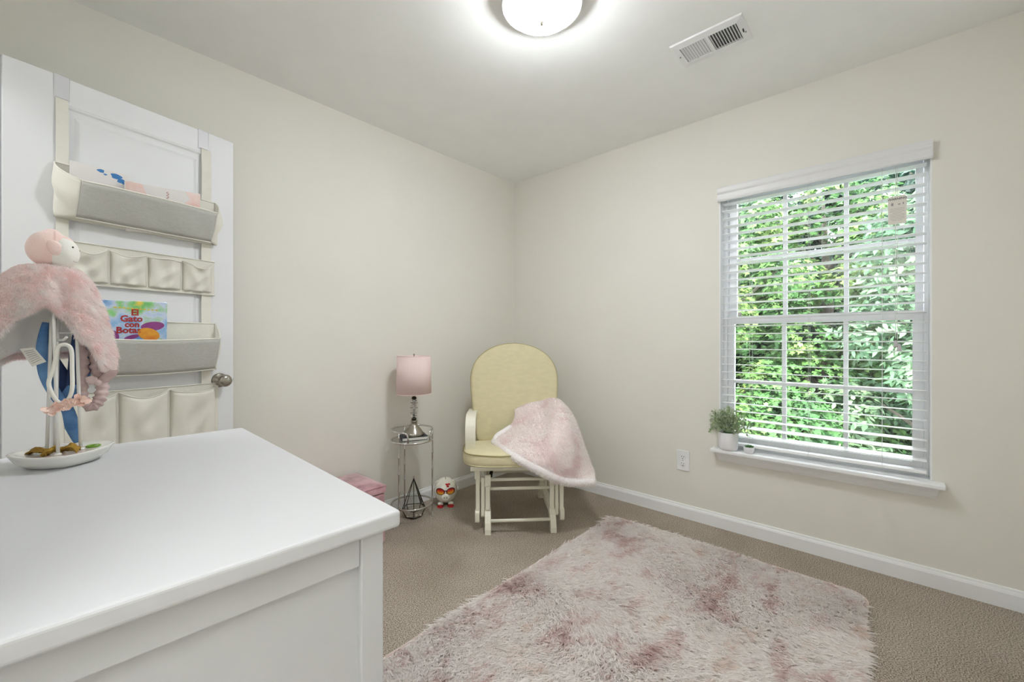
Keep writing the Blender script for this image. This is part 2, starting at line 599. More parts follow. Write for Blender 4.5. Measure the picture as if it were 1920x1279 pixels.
def strands(name, roots, dirs, bend, length, width, material, parent=None, rng=RNG):
    """Tapered curved ribbons: root, direction at root, a bend vector pulling the tip. 5 verts, 3 tris each."""
    n = len(roots)
    L = np.asarray(length)[:, None]
    d = dirs / np.linalg.norm(dirs, axis=1, keepdims=True)
    side = np.cross(d, rng.normal(size=(n, 3)))
    side /= np.linalg.norm(side, axis=1, keepdims=True) + 1e-9
    w = np.asarray(width)[:, None] * 0.5 if np.ndim(width) else width * 0.5
    mid = roots + d * L * 0.5 + bend * L * 0.14
    tip = roots + d * L * 0.85 + bend * L * 0.55
    V = np.stack([roots - side * w, roots + side * w, mid - side * w * 0.9, mid + side * w * 0.9, tip], 1).reshape(-1, 3)
    b = (np.arange(n) * 5)[:, None]
    T = np.stack([b + [0, 1, 3], b + [0, 3, 2], b + [2, 3, 4]], 1).reshape(-1, 3)
    s = rng.random(n)
    sh = np.stack([s * 0.45, s * 0.45, 0.2 + s * 0.7, 0.2 + s * 0.7, 0.35 + 0.65 * s], 1).ravel()
    return np_mesh(name, V, T, material, parent, sh)


def sample_mesh(V, Fq, n, rng=RNG):
    """n random points with normals on a mesh of tris/quads (lists)."""
    V = np.array([tuple(v) for v in V])
    T = []
    for f in Fq:
        for k in range(1, len(f) - 1):
            T.append((f[0], f[k], f[k + 1]))
    T = np.array(T)
    a, b, c = V[T[:, 0]], V[T[:, 1]], V[T[:, 2]]
    cr = np.cross(b - a, c - a)
    ar = np.linalg.norm(cr, axis=1)
    idx = rng.choice(len(T), n, p=ar / ar.sum())
    u, v = rng.random(n), rng.random(n)
    fl = u + v > 1
    u[fl], v[fl] = 1 - u[fl], 1 - v[fl]
    p = a[idx] + (b - a)[idx] * u[:, None] + (c - a)[idx] * v[:, None]
    nn = cr[idx] / (ar[idx][:, None] + 1e-12)
    return p, nn


# ================================================================== ROOM SHELL
H = 2.44
XW = -2.80      # wall with the doorway and the closet
YR = -2.80      # wall behind the right edge of the picture
T = 0.14
# floor slab runs on under hall and closet
struct(MB().box(-4.3, T, YR - T, T, -0.15, 0.0).build('floor', M['carpet']), 'beige frieze carpet floor')
struct(MB().box(-4.3, T, YR - T, T, H, H + 0.2).build('ceiling', M['ceiling']), 'smooth white ceiling')
struct(MB().box(-4.3, 0, 0, T, 0, H).build('wall_left', M['wall']), 'cream painted wall behind the chair and lamp')
struct(MB().box(-4.3, T, YR - T, YR, 0, H).build('wall_rear', M['wall']), 'cream painted wall')
# window wall with opening
WY0, WY1, WZ0, WZ1 = -2.520, -1.632, 0.475, 2.000
w = MB()
w.box(0, T, YR, WY0, 0, H)
w.box(0, T, WY1, T, 0, H)
w.box(0, T, WY0, WY1, 0, WZ0 - 0.02)
w.box(0, T, WY0, WY1, WZ1, H)
struct(w.build('wall_right', M['wall']), 'cream painted wall with the window')
# door wall: doorway y -0.25..-0.97, closet opening y -1.90..-2.72
w = MB()
DY0, DY1 = -0.985, -0.262
KY0, KY1 = -2.74, -1.92
w.box(XW - 0.12, XW, DY1, 0, 0, H)
w.box(XW - 0.12, XW, DY0, DY1, 2.06, H)
w.box(XW - 0.12, XW, KY1, DY0, 0, H)
w.box(XW - 0.12, XW, KY0, KY1, 2.06, H)
w.box(XW - 0.12, XW, YR, KY0, 0, H)
struct(w.build('wall_side', M['wall']), 'cream painted wall with the doorway')
struct(MB().box(-4.3, -4.18, YR, 0, 0, H).build('wall_hall', M['wall']), 'cream hall wall')
struct(MB().box(-4.18, XW - 0.12, -1.5, -1.4, 0, H).build('wall_partition', M['wall']), 'cream wall between hall and closet')
struct(MB().box(-3.62, -3.52, YR, -1.5, 0, H).build('wall_closet', M['wall']), 'cream closet wall')


def casing(name, y0, y1):
    c = MB()
    c.box(XW, XW + 0.014, y0 - 0.06, y0, 0, 2.12)
    c.box(XW, XW + 0.014, y1, y1 + 0.06, 0, 2.12)
    c.box(XW, XW + 0.014, y0, y1, 2.06, 2.12)
    c.box(XW - 0.12, XW, y0, y0 + 0.012, 0, 2.06)
    c.box(XW - 0.12, XW, y1 - 0.012, y1, 0, 2.06)
    c.box(XW - 0.12, XW, y0 + 0.012, y1 - 0.012, 2.048, 2.06)
    return struct(c.build(name, M['trim'], bevel=0.002), 'white door casing')


casing('trim_1', DY0, DY1)
casing('trim_2', KY0, KY1)

BP = [(0, 0), (0.014, 0), (0.014, 0.062), (0.011, 0.070), (0.008, 0.074), (0.006, 0.083), (0.0, 0.085)]


def baseboard(name, p0, p1, inward):
    """Profile swept from p0 to p1; inward = unit normal into the room."""
    p0 = Vector(p0); p1 = Vector(p1); nrm = Vector(inward)
    vs = [p0 + nrm * a + Vector((0, 0, z)) for a, z in BP] + [p1 + nrm * a + Vector((0, 0, z)) for a, z in BP]
    n = len(BP)
    fs = [tuple(range(n)), tuple(reversed(range(n, 2 * n)))] + [(i, (i + 1) % n, (i + 1) % n + n, i + n) for i in range(n)]
    return struct(MB().add(vs, fs).build(name, M['trim']), 'white moulded baseboard')


baseboard('baseboard_left', (XW, 0, 0), (0, 0, 0), (0, -1, 0))
baseboard('baseboard_right', (0, YR, 0), (0, 0, 0), (-1, 0, 0))
baseboard('baseboard_rear', (XW, YR, 0), (0, YR, 0), (0, 1, 0))
baseboard('baseboard_side', (XW, KY1 + 0.06, 0), (XW, DY0 - 0.06, 0), (1, 0, 0))

# ------------------------------------------------------------------ window
win = bpy.data.objects.new('window_1', None)
COL.objects.link(win)
win['kind'] = 'structure'
win['label'] = 'white double hung window with divided panes'
fr = MB()   # liner of the opening
fr.box(0.0, T, WY1 - 0.006, WY1, WZ0, WZ1)
fr.box(0.0, T, WY0, WY0 + 0.006, WZ0, WZ1)
fr.box(0.0, T, WY0, WY1, WZ1 - 0.006, WZ1)
fr.build('jamb_liner', M['trim'], win)
fr = MB()   # outer vinyl frame
for a, b, c, d in ((WY1 - 0.026, WY1 - 0.006, WZ0, WZ1 - 0.006), (WY0 + 0.006, WY0 + 0.022, WZ0, WZ1 - 0.006),
                   (WY0 + 0.022, WY1 - 0.026, WZ1 - 0.035, WZ1 - 0.006), (WY0 + 0.022, WY1 - 0.026, WZ0, WZ0 + 0.022)):
    fr.box(0.066, 0.136, a, b, c, d)
fr.build('window_frame', M['vinyl'], win, bevel=0.002)


def sash(name, x0, x1, y0, y1, z0, z1, gy0, gy1, gz0, gz1, my, mz):
    s = MB()
    s.box(x0, x1, y0, gy0, z0, z1)
    s.box(x0, x1, gy1, y1, z0, z1)
    s.box(x0, x1, gy0, gy1, z0, gz0)
    s.box(x0, x1, gy0, gy1, gz1, z1)
    so = s.build(name, M['vinyl'], win, bevel=0.003)
    xm = (x0 + x1) / 2
    ys = [gy0] + my + [gy1]
    zs = [gz0, mz, gz1]
    hw = 0.010
    for yv in my:
        for z0_, z1_ in ((gz0, mz - hw), (mz + hw, gz1)):
            MB().box(xm - 0.010, xm + 0.010, yv - hw, yv + hw, z0_, z1_).build('muntin', M['vinyl'], so, bevel=0.002)
    MB().box(xm - 0.010, xm + 0.010, gy0, gy1, mz - hw, mz + hw).build('muntin', M['vinyl'], so, bevel=0.002)
    for i in range(3):
        for j in range(2):
            a = ys[i] + (hw if i else -0.004); b = ys[i + 1] - (hw if i < 2 else -0.004)
            c = zs[j] + (hw if j else -0.004); d = zs[j + 1] - (hw if j < 1 else -0.004)
            MB().box(xm - 0.002, xm + 0.002, a, b, c, d).build('pane', M['window_glass'], so)
    return so


MY = [-2.212, -1.944]
lo = sash('lower_sash', 0.070, 0.100, WY0 + 0.023, WY1 - 0.027, 0.497, 1.243, -2.459, -1.693, 0.536, 1.200, MY, 0.862)
up = sash('upper_sash', 0.102, 0.130, WY0 + 0.023, WY1 - 0.027, 1.205, 1.965, -2.470, -1.699, 1.246, 1.920, MY, 1.580)

# stool (sill board) and apron
st = MB()
st.box(-0.068, 0.0, -2.560, -1.600, WZ0 - 0.022, WZ0)
st.box(-0.001, 0.068, WY0 + 0.001, WY1 - 0.001, WZ0 - 0.0195, WZ0)
struct(st.build('trim_3', M['trim'], bevel=0.006, seg=3), 'white window stool board under the blind')
ap = MB()
prof = [(0.0, 0.0), (-0.016, 0.0), (-0.018, 0.008), (-0.024, 0.014), (-0.030, 0.030), (-0.042, 0.044), (-0.046, 0.053), (0.0, 0.053)]
za = WZ0 - 0.022 - 0.053
vs = []
for s_, yb in ((0, -2.540), (1, -1.622)):
    for x, z in prof:
        k = -x * 0.28
        vs.append((x, yb + (0.012 - k if s_ == 0 else -0.012 + k), za + z))
n = len(prof)
fs = [tuple(range(n)), tuple(reversed(range(n, 2 * n)))] + [(i, (i + 1) % n, (i + 1) % n + n, i + n) for i in range(n)]
struct(MB().add(vs, fs).build('trim_4', M['trim']), 'white moulded apron below the window stool')

# ------------------------------------------------------------------ hung door, opened against the left wall
dd = Vector((0.974, 0.228, 0)).normalized()
dn = Vector((dd.y, -dd.x, 0))
DM = Matrix(((dd.x, dn.x, 0, -2.760), (dd.y, dn.y, 0, -0.258), (0, 0, 1, 0), (0, 0, 0, 1)))


def door_empty(name):
    o = bpy.data.objects.new(name, None)
    COL.objects.link(o)
    o.matrix_world = DM
    return o


# door frame axes: x = along the door (0 hinge, 0.70 latch edge), y = out of the face into the room, z = up
DW = 0.700
door = door_empty('door_1')
struct(door, 'white panelled door swung open against the wall')
s = MB()
s.box(0, DW, -0.035, -0.008, 0.012, 2.030)
s.box(0, 0.135, -0.008, 0, 0.012, 2.030)
s.box(0.585, DW, -0.008, 0, 0.012, 2.030)
s.box(0.135, 0.585, -0.008, 0, 1.935, 2.030)
s.box(0.135, 0.585, -0.008, 0, 0.985, 1.085)
s.box(0.135, 0.585, -0.008, 0, 0.012, 0.220)
s.build('door_slab', M['door'], door, bevel=0.0015)


def door_panel(z0, z1):
    x0, x1 = 0.135, 0.585
    levels = [(0.0, 0.0), (0.006, -0.001), (0.012, -0.006), (0.020, -0.0072), (0.034, -0.0072), (0.046, -0.002), (0.050, -0.0015)]
    vs, fs = [], []
    for a, y in levels:
        vs += [(x0 + a, y, z0 + a), (x1 - a, y, z0 + a), (x1 - a, y, z1 - a), (x0 + a, y, z1 - a)]
    for i in range(len(levels) - 1):
        for j in range(4):
            fs.append((i * 4 + j, i * 4 + (j + 1) % 4, (i + 1) * 4 + (j + 1) % 4, (i + 1) * 4 + j))
    k = (len(levels) - 1) * 4
    fs.append((k, k + 1, k + 2, k + 3))
    MB().add(vs, fs).build('door_panel', M['door'], door)


door_panel(1.085, 1.935)
door_panel(0.220, 0.985)
kp = MB().lathe([(0.033, 0.0), (0.033, 0.003), (0.029, 0.008), (0.013, 0.012), (0.0115, 0.022), (0.013, 0.030), (0.021, 0.036),
                 (0.0265, 0.045), (0.0275, 0.054), (0.024, 0.062), (0.014, 0.067), (0.002, 0.068)], 32,
                Matrix.Translation((0.640, 0, 0.921)) @ rot('X', -PI / 2))
kn = kp.build('door_knob', M['nickel'], door, smooth=True)
kn['label'] = 'satin nickel door knob'
MB().box(DW, DW + 0.002, -0.026, -0.010, 0.885, 0.945).box(DW + 0.002, DW + 0.008, -0.022, -0.014, 0.912, 0.926)\
    .build('latch_plate', M['nickel'], door)
for z in (0.25, 1.02, 1.80):
    MB().lathe([(0.006, z - 0.045), (0.006, z + 0.045)], 12, Matrix.Translation((-0.004, -0.034, 0))).build('hinge', M['nickel'], door)

# ------------------------------------------------------------------ ceiling lamp
cl = thing('ceiling_light', 'lit round flush ceiling light with frosted glass dome', 'ceiling light', (-1.372, -1.382, H))
MB().lathe([(0.148, 0.0), (0.150, -0.008), (0.149, -0.016), (0.153, -0.022), (0.153, -0.028), (0.157, -0.034), (0.158, -0.039), (0.154, -0.042), (0.141, -0.043), (0.139, -0.030), (0.132, -0.001)],
           64).build('ceiling_pan', mat('brushed_pan', rgb(225, 224, 224), 0.35, 0.2), cl, smooth=True)
MB().lathe([(0.138, -0.034), (0.1375, -0.046), (0.127, -0.063), (0.105, -0.079), (0.078, -0.091), (0.045, -0.098), (0.012, -0.100), (0.001, -0.100)],
           64).build('glass_dome', M['dome'], cl, smooth=True)
MB().lathe([(0.010, -0.100), (0.010, -0.104), (0.006, -0.108), (0.005, -0.114), (0.001, -0.116)], 20).build('finial', M['nickel'], cl, smooth=True)

# ------------------------------------------------------------------ ceiling register
cv = thing('ceiling_vent', 'white rectangular ceiling air register with two banks of louvres', 'air vent', (-0.664, -1.786, H))
X0, X1, Y0, Y1 = -0.096, 0.096, -0.149, 0.149
IX0, IX1, IY0, IY1 = -0.058, 0.058, -0.118, 0.118
f_ = MB()
vs = []
for x0, x1, y0, y1, z in ((X0, X1, Y0, Y1, 0.0), (X0, X1, Y0, Y1, -0.002), (X0 + 0.004, X1 - 0.004, Y0 + 0.004, Y1 - 0.004, -0.006),
                          (IX0, IX1, IY0, IY1, -0.009), (IX0, IX1, IY0, IY1, 0.0)):
    vs += [(x0, y0, z), (x1, y0, z), (x1, y1, z), (x0, y1, z)]
fs = []
for i in range(4):
    for j in range(4):
        fs.append((i * 4 + j, i * 4 + (j + 1) % 4, (i + 1) * 4 + (j + 1) % 4, (i + 1) * 4 + j))
f_.add(vs, fs)
f_.box(IX0, IX1, -0.005, 0.005, -0.009, -0.001)
f_.build('register_frame', M['plastic'], cv)
MB().box(IX0, IX1, IY0, IY1, -0.0012, -0.0004).build('duct_back', M['duct'], cv)
lv = MB().box(IX0, IX1, -0.0006, 0.0006, -0.0045, 0.0045).build('louvre', M['plastic'], cv)
for bank, sgn in ((1, 1), (-1, -1)):
    for i in range(10):
        o = lv if (bank == 1 and i == 0) else lv.copy()
        if o is not lv:
            COL.objects.link(o)
        yy = bank * (0.010 + 0.0112 * i)
        o.location = (0, yy, -0.0055)
        o.rotation_euler = (math.radians(60 if bank == 1 else -42) * 1.0, 0, 0)
MB().box(0.002, 0.005, IY0, IY0 + 0.11, -0.0042, -0.0035).build('damper_rod', M['duct'], cv)
MB().box(-0.006, 0.010, -0.133, -0.130, -0.016, -0.007).build('lever', M['dark'], cv)
for y in (-0.136, 0.134):
    MB().lathe([(0.0035, -0.0105), (0.003, -0.009), (0.003, -0.006)], 12, Matrix.Translation((0.022 if y < 0 else 0, y, 0))).build('screw', M['nickel'], cv)

# ------------------------------------------------------------------ outlet
ou = thing('wall_outlet', 'white duplex wall outlet to the left of the window sill', 'outlet', (0, -1.422, 0.355))
MB().box(-0.006, 0, -0.040, 0.040, -0.063, 0.063).build('cover_plate', M['plastic'], ou, bevel=0.003)
for z in (-0.021, 0.021):
    k = MB().lathe([(0.017, 0.0), (0.017, 0.002), (0.0155, 0.0025)], 28, Matrix.Translation((-0.006, 0, z)) @ rot('Y', -PI / 2), sx=0.82)
    ko = k.build('socket', M['plastic'], ou)
    for dy in (-0.0065, 0.0065):
        MB().box(-0.0092, -0.0086, dy - 0.0012, dy + 0.0012, z + 0.001, z + 0.009).build('slot', M['dark'], ko)
    MB().lathe([(0.0026, 0.0), (0.0026, 0.0006)], 12, Matrix.Translation((-0.0086, 0, z - 0.007)) @ rot('Y', -PI / 2)).build('slot', M['dark'], ko)
MB().lathe([(0.003, 0.0), (0.002, 0.0012)], 12, Matrix.Translation((-0.006, 0, 0)) @ rot('Y', -PI / 2)).build('screw', M['nickel'], ou)

# ================================================================== WINDOW BLIND
bl = thing('window_blind', 'white horizontal slat window blind with valance, lowered and open', 'window blind', (0, 0, 0))
v_ = MB()
vp = [(0.000, 1.915), (-0.022, 1.915), (-0.0245, 1.922), (-0.0215, 1.930), (-0.0215, 1.955), (-0.025, 1.965), (-0.0225, 1.972), (-0.024, 1.990), (-0.022, 1.996), (0.000, 1.996)]
vp = [(x - 0.004, z) for x, z in vp]
vp[0] = (-0.012, 1.915); vp[-1] = (-0.012, 1.996)
v_.prism(vp, 'y', -2.522, -1.628)
v_.box(-0.012, -0.001, -2.522, -2.518, 1.920, 1.996)
v_.box(-0.012, -0.001, -1.632, -1.628, 1.920, 1.996)
v_.build('valance', M['valance'], bl)
MB().box(0.004, 0.056, -2.508, -1.643, 1.946, 1.992).build('headrail', M['slat'], bl, bevel=0.002)
TILT = math.radians(3.6)
sm = MB()
nn = 6
top = [(-0.025 + 0.05 * i / nn, 0.0014 * math.cos((i / nn - 0.5) * PI) + 0.0013) for i in range(nn + 1)]
bot = [(x, z - 0.0026) for x, z in reversed(top)]
sm.prism(top + bot, 'y', -2.504, -1.646)
sl = sm.build('slat', M['slat'], bl)
NS = 31
zt = 1.905
slat_z = []
for i in range(NS):
    o = sl if i == 0 else sl.copy()
    if i:
        COL.objects.link(o)
    z = zt - 0.0449 * i
    t = TILT
    if i >= NS - 3:
        t = -math.radians((4, 9, 12)[i - (NS - 3)])
    if i == 9:
        t = TILT + 0.05
    o.location = (0.029, 0, z)
    o.rotation_euler = (0, t, 0)
    slat_z.append(z)
MB().box(0.004, 0.054, -2.504, -1.646, 0.496, 0.512).build('bottom_rail', M['slat'], bl, bevel=0.004, seg=3)
for y in (-1.792, -2.064, -2.352):
    for x in (0.0005, 0.0585):
        MB().tube([(x, y, 1.946), (x, y, 0.497)], 0.0008, 5).build('ladder_cord', M['cord'], bl)
    MB().tube([(-0.001, y, 0.506), (-0.006, y - 0.012, 0.500), (-0.0075, y, 0.4905), (-0.006, y + 0.012, 0.499), (-0.001, y, 0.505)], 0.0010, 5).build('cord_knot', M['cord'], bl)
for y, zb in ((-2.400, 1.112), (-2.406, 1.105)):
    MB().tube([(-0.002, y, 1.93), (-0.003, y, zb)], 0.0011, 6).build('lift_cord', M['cord'], bl)
for y, zb in ((-1.737, 1.262), (-1.743, 1.262)):
    MB().tube([(-0.002, y, 1.93), (-0.003, y, zb)], 0.0009, 6).build('tilt_cord', M['cord'], bl)
tassel = mat('clear_plastic_tassel', rgb(214, 206, 212), 0.2, trans=0.35)
for y, zb in ((-2.400, 1.085), (-2.412, 1.068)):
    MB().lathe([(0.003, 0.030), (0.005, 0.028), (0.009, 0.004), (0.010, 0.0), (0.006, -0.002)], 16, Matrix.Translation((-0.003, y, zb - 0.012))).build('tassel', tassel, bl, smooth=True)
for y in (-1.737, -1.745):
    MB().lathe([(0.002, 0.020), (0.004, 0.018), (0.007, 0.002), (0.007, 0.0), (0.004, -0.002)], 16, Matrix.Translation((-0.003, y, 1.245))).build('tassel', tassel, bl, smooth=True)

# hanging warning tag on the cord (flat card with print)
wt = MB()
ol = [(-0.031, -0.066), (0.031, -0.066), (0.033, 0.050), (0.026, 0.064), (-0.026, 0.066), (-0.033, 0.052)]
wt.prism(ol, 'x', -0.0065, -0.0058, Matrix.Translation((0, -2.405, 1.710)))
wo = wt.build('warning_tag', M['tag'], bl)
wo['label'] = 'cream warning tag hanging on the cord'


def text_mesh(name, body, size, material, parent, mtx, depth=0.0002, bold=0.0, sx=1.0):
    c = bpy.data.curves.new(name, 'FONT')
    c.body = body
    c.size = size
    c.align_x = 'CENTER'
    c.extrude = depth
    c.offset = bold
    c.resolution_u = 2
    t = bpy.data.objects.new(name, c)
    COL.objects.link(t)
    dg = bpy.context.evaluated_depsgraph_get()
    me = bpy.data.meshes.new_from_object(t.evaluated_get(dg))
    bpy.data.objects.remove(t)
    me.transform(Matrix.Diagonal((sx, 1, 1, 1)))
    me.transform(mtx)
    me.name = name
    me.materials.clear()
    me.materials.append(material)
    o = bpy.data.objects.new(name, me)
    COL.objects.link(o)
    if parent is not None:
        o.parent = parent
    return o


# text upright on a surface facing -x: local x -> -y world, local y -> z
MX = Matrix(((0, 0, -1, 0), (-1, 0, 0, 0), (0, 1, 0, 0), (0, 0, 0, 1)))
text_mesh('warning_lettering', 'WARNING', 0.0135, M['ink'], wo, Matrix.Translation((-0.0068, -2.405, 1.757)) @ MX, bold=0.0003)
lt = MB()
for i in range(9):
    hw = 0.025 if i not in (3, 8) else 0.017
    lt.box(-0.0067, -0.0065, -2.405 - hw, -2.405 + hw, 1.716 - i * 0.0068, 1.7172 - i * 0.0068)
lt.box(-0.0067, -0.0065, -2.392, -2.384, 1.731, 1.744)
lt.box(-0.0067, -0.0065, -2.428, -2.424, 1.733, 1.742)
lt.box(-0.0067, -0.0065, -2.416, -2.408, 1.733, 1.738)
lt.build('print_lines', M['grey_ink'], wo)

# ================================================================== DRESSER
dr = thing('dresser', 'white painted dresser with framed end panel and overhanging top', 'dresser', (-2.289, -1.829, 0), math.radians(-1.6))
DL, DD = 0.888, 0.495     # length along y, depth along -x
MB().box(-DD, 0, 0, DL, 0.8135, 0.840).build('tabletop', M['dresser'], dr, bevel=0.006, seg=4)
PX, PY = -0.022, 0.014
for x in (PX - 0.036, -DD + 0.012):
    for y in (PY, DL - 0.014 - 0.036):
        MB().box(x, x + 0.036, y, y + 0.036, 0.0, 0.8135).build('corner_post', M['dresser'], dr, bevel=0.0025)
for y in (PY + 0.003, DL - 0.014 - 0.021):
    MB().box(-DD + 0.048, PX - 0.036, y, y + 0.018, 0.768, 0.8135).build('top_rail', M['dresser'], dr, bevel=0.002)
    MB().box(-DD + 0.048, PX - 0.036, y, y + 0.018, 0.07, 0.125).build('bottom_rail', M['dresser'], dr, bevel=0.002)
    yy = y + 0.009 if y < 0.4 else y + 0.001
    MB().box(-DD + 0.048, PX - 0.036, yy, yy + 0.008, 0.125, 0.768).build('end_panel', M['dresser'], dr)
MB().box(-DD + 0.018, -DD + 0.024, PY + 0.036, DL - 0.05, 0.07, 0.8135).build('back_panel', M['dresser'], dr)
MB().box(-DD + 0.03, PX - 0.03, PY + 0.036, DL - 0.05, 0.07, 0.085).build('base_board', M['dresser'], dr)
for y0, y1 in ((PY + 0.037, DL / 2 - 0.0015), (DL / 2 + 0.0015, DL - 0.051)):
    for z0, z1 in ((0.090, 0.325), (0.330, 0.565), (0.570, 0.808)):
        d_ = MB().box(PX - 0.022, PX - 0.004, y0, y1, z0, z1).build('drawer_front', M['dresser'], dr, bevel=0.003)
        yc = (y0 + y1) / 2
        MB().box(PX - 0.005, PX - 0.0035, yc - 0.05, yc + 0.05, z1 - 0.035, z1 - 0.020).build('finger_pull', M['dark'], d_)

# ================================================================== SHAG RUG
RX0, RX1, RY0, RY1 = -2.13, -0.300, -2.315, -1.095
rug = thing('shag_rug', 'pink and cream mottled shag rug on the beige carpet', 'rug', (0, 0, 0))
RC = 0.07


def rrect(x0, x1, y0, y1, r, n=8):
    out = []
    for cx, cy, a0 in ((x1 - r, y1 - r, 0), (x0 + r, y1 - r, PI / 2), (x0 + r, y0 + r, PI), (x1 - r, y0 + r, 1.5 * PI)):
        for i in range(n + 1):
            a = a0 + PI / 2 * i / n
            out.append((cx + r * math.cos(a), cy + r * math.sin(a)))
    return out


MB().prism(rrect(RX0, RX1, RY0, RY1, RC), 'z', 0.001, 0.010).build('backing', mat('rug_backing', rgb(240, 230, 226), 0.9, var=0.05), rug)
MB().tube([(x, y, 0.010) for x, y in rrect(RX0 + 0.002, RX1 - 0.002, RY0 + 0.002, RY1 - 0.002, RC)], 0.0045, 8, closed=True)\
    .build('bound_edge', mat('rug_binding', rgb(222, 204, 198), 0.85), rug, smooth=True)


def lowfreq(x, y, seed, k):
    r = np.random.default_rng(seed)
    s = np.zeros_like(x)
    for i in range(7):
        a = r.random() * 2 * PI
        fq = k * (0.6 + 1.6 * r.random())
        s += np.sin((x * math.cos(a) + y * math.sin(a)) * fq + r.random() * 6.28) / 7 ** 0.5
    return s


def make_rug_pile(n):
    r = np.random.default_rng(5)
    x = RX0 + 0.006 + (RX1 - RX0 - 0.012) * r.random(n)
    y = RY0 + 0.006 + (RY1 - RY0 - 0.012) * r.random(n)
    # tufts: strands gather to a jittered grid of clumps
    g = 0.013
    cx = (np.floor(x / g) + 0.5) * g
    cy = (np.floor(y / g) + 0.5) * g
    hsh = np.sin(cx * 9173.3 + cy * 5711.7) * 43758.5
    h1 = hsh - np.floor(hsh)
    h2 = (h1 * 77.7) % 1.0
    cx += (h1 - 0.5) * g; cy += (h2 - 0.5) * g
    x = x * 0.55 + cx * 0.45
    y = y * 0.55 + cy * 0.45
    # rounded corners
    dx = np.maximum(np.maximum(RX0 + RC - x, x - RX1 + RC), 0)
    dy = np.maximum(np.maximum(RY0 + RC - y, y - RY1 + RC), 0)
    k = (dx * dx + dy * dy) < (RC - 0.004) ** 2
    x, y, h1, h2 = x[k], y[k], h1[k], h2[k]
    n = len(x)
    ang = -2.3 + 1.0 * lowfreq(x, y, 3, 5.0) + 1.1 * (h1 - 0.5) + r.normal(0, 0.35, n)
    lean = 0.95 + 0.35 * lowfreq(x, y, 4, 9.0) + 0.5 * (h2 - 0.5) + r.normal(0, 0.18, n)
    L = 0.034 + 0.014 * r.random(n) + 0.006 * h2
    edge = (x > RX1 - 0.03)
    L = np.where(edge & (y < -1.5), L * 0.7, L)
    d = np.stack([np.cos(ang) * lean, np.sin(ang) * lean, np.ones(n)], 1)
    b = np.stack([np.cos(ang + r.normal(0, 0.5, n)) * 0.8, np.sin(ang + r.normal(0, 0.5, n)) * 0.8, -0.45 * np.ones(n)], 1)
    roots = np.stack([x, y, np.full(n, 0.010)], 1)
    wd = 0.0042 + 0.0018 * r.random(n)
    return stuff(strands('pile', roots, d, b, L, wd, M['rug_pile'], rug, r))


make_rug_pile(120000)

# ================================================================== GLIDER CHAIR
CH_A = math.atan2(-0.69, 0.724)
ch = thing('glider_chair', 'cream wooden glider chair with pale yellow seat and back cushions', 'chair', (-0.66, -0.62, 0), CH_A)
CW = M['cream_wood']
# chair frame axes: x = to the viewer's right, y = towards its back, z = up


def side_runner(x):
    """Base side: arched runner with curved feet, standing posts."""
    o = []
    prof = []
    outer = [(-0.285, 0.0), (-0.283, 0.03), (-0.272, 0.062), (-0.25, 0.092), (-0.215, 0.118), (-0.17, 0.128), (0.17, 0.128), (0.215, 0.118),
             (0.25, 0.092), (0.272, 0.062), (0.283, 0.03), (0.285, 0.0)]
    inner = [(0.247, 0.0), (0.243, 0.03), (0.228, 0.058), (0.20, 0.080), (0.17, 0.088), (-0.17, 0.088), (-0.20, 0.080), (-0.228, 0.058),
             (-0.243, 0.03), (-0.247, 0.0)]
    # quad strip so the concave outline closes cleanly
    inn = list(reversed(inner))
    m = MB()
    n = len(outer)
    inn2 = [inn[min(round(i * (len(inn) - 1) / (n - 1)), len(inn) - 1)] for i in range(n)]
    vs, fs = [], []
    for i in range(n):
        for xx in (x - 0.0175, x + 0.0175):
            vs.append((xx, outer[i][0], outer[i][1])); vs.append((xx, inn2[i][0], inn2[i][1]))
    for i in range(n - 1):
        a, b = i * 4, (i + 1) * 4
        fs += [(a, b, b + 1, a + 1), (a + 2, a + 3, b + 3, b + 2), (a, a + 2, b + 2, b), (a + 1, b + 1, b + 3, a + 3)]
    fs += [(0, 1, 3, 2), ((n - 1) * 4, (n - 1) * 4 + 2, (n - 1) * 4 + 3, (n - 1) * 4 + 1)]
    m.add(vs, fs)
    m.build('base_runner', CW, ch, bevel=0.003)


def rounded_bar(name, x, w_, y, d_, z0, z1, r=0.012):
    """Upright bar, ends rounded in the y-z plane."""
    pts = []
    for cy, cz, a0 in ((y + d_ / 2 - r, z1 - r, 0), (y - d_ / 2 + r, z1 - r, PI / 2), (y - d_ / 2 + r, z0 + r, PI), (y + d_ / 2 - r, z0 + r, 1.5 * PI)):
        for i in range(6):
            a = a0 + PI / 2 * i / 5
            pts.append((cy + r * math.cos(a), cz + r * math.sin(a)))
    return MB().prism(pts, 'x', x - w_ / 2, x + w_ / 2).build(name, CW, ch, bevel=0.002)


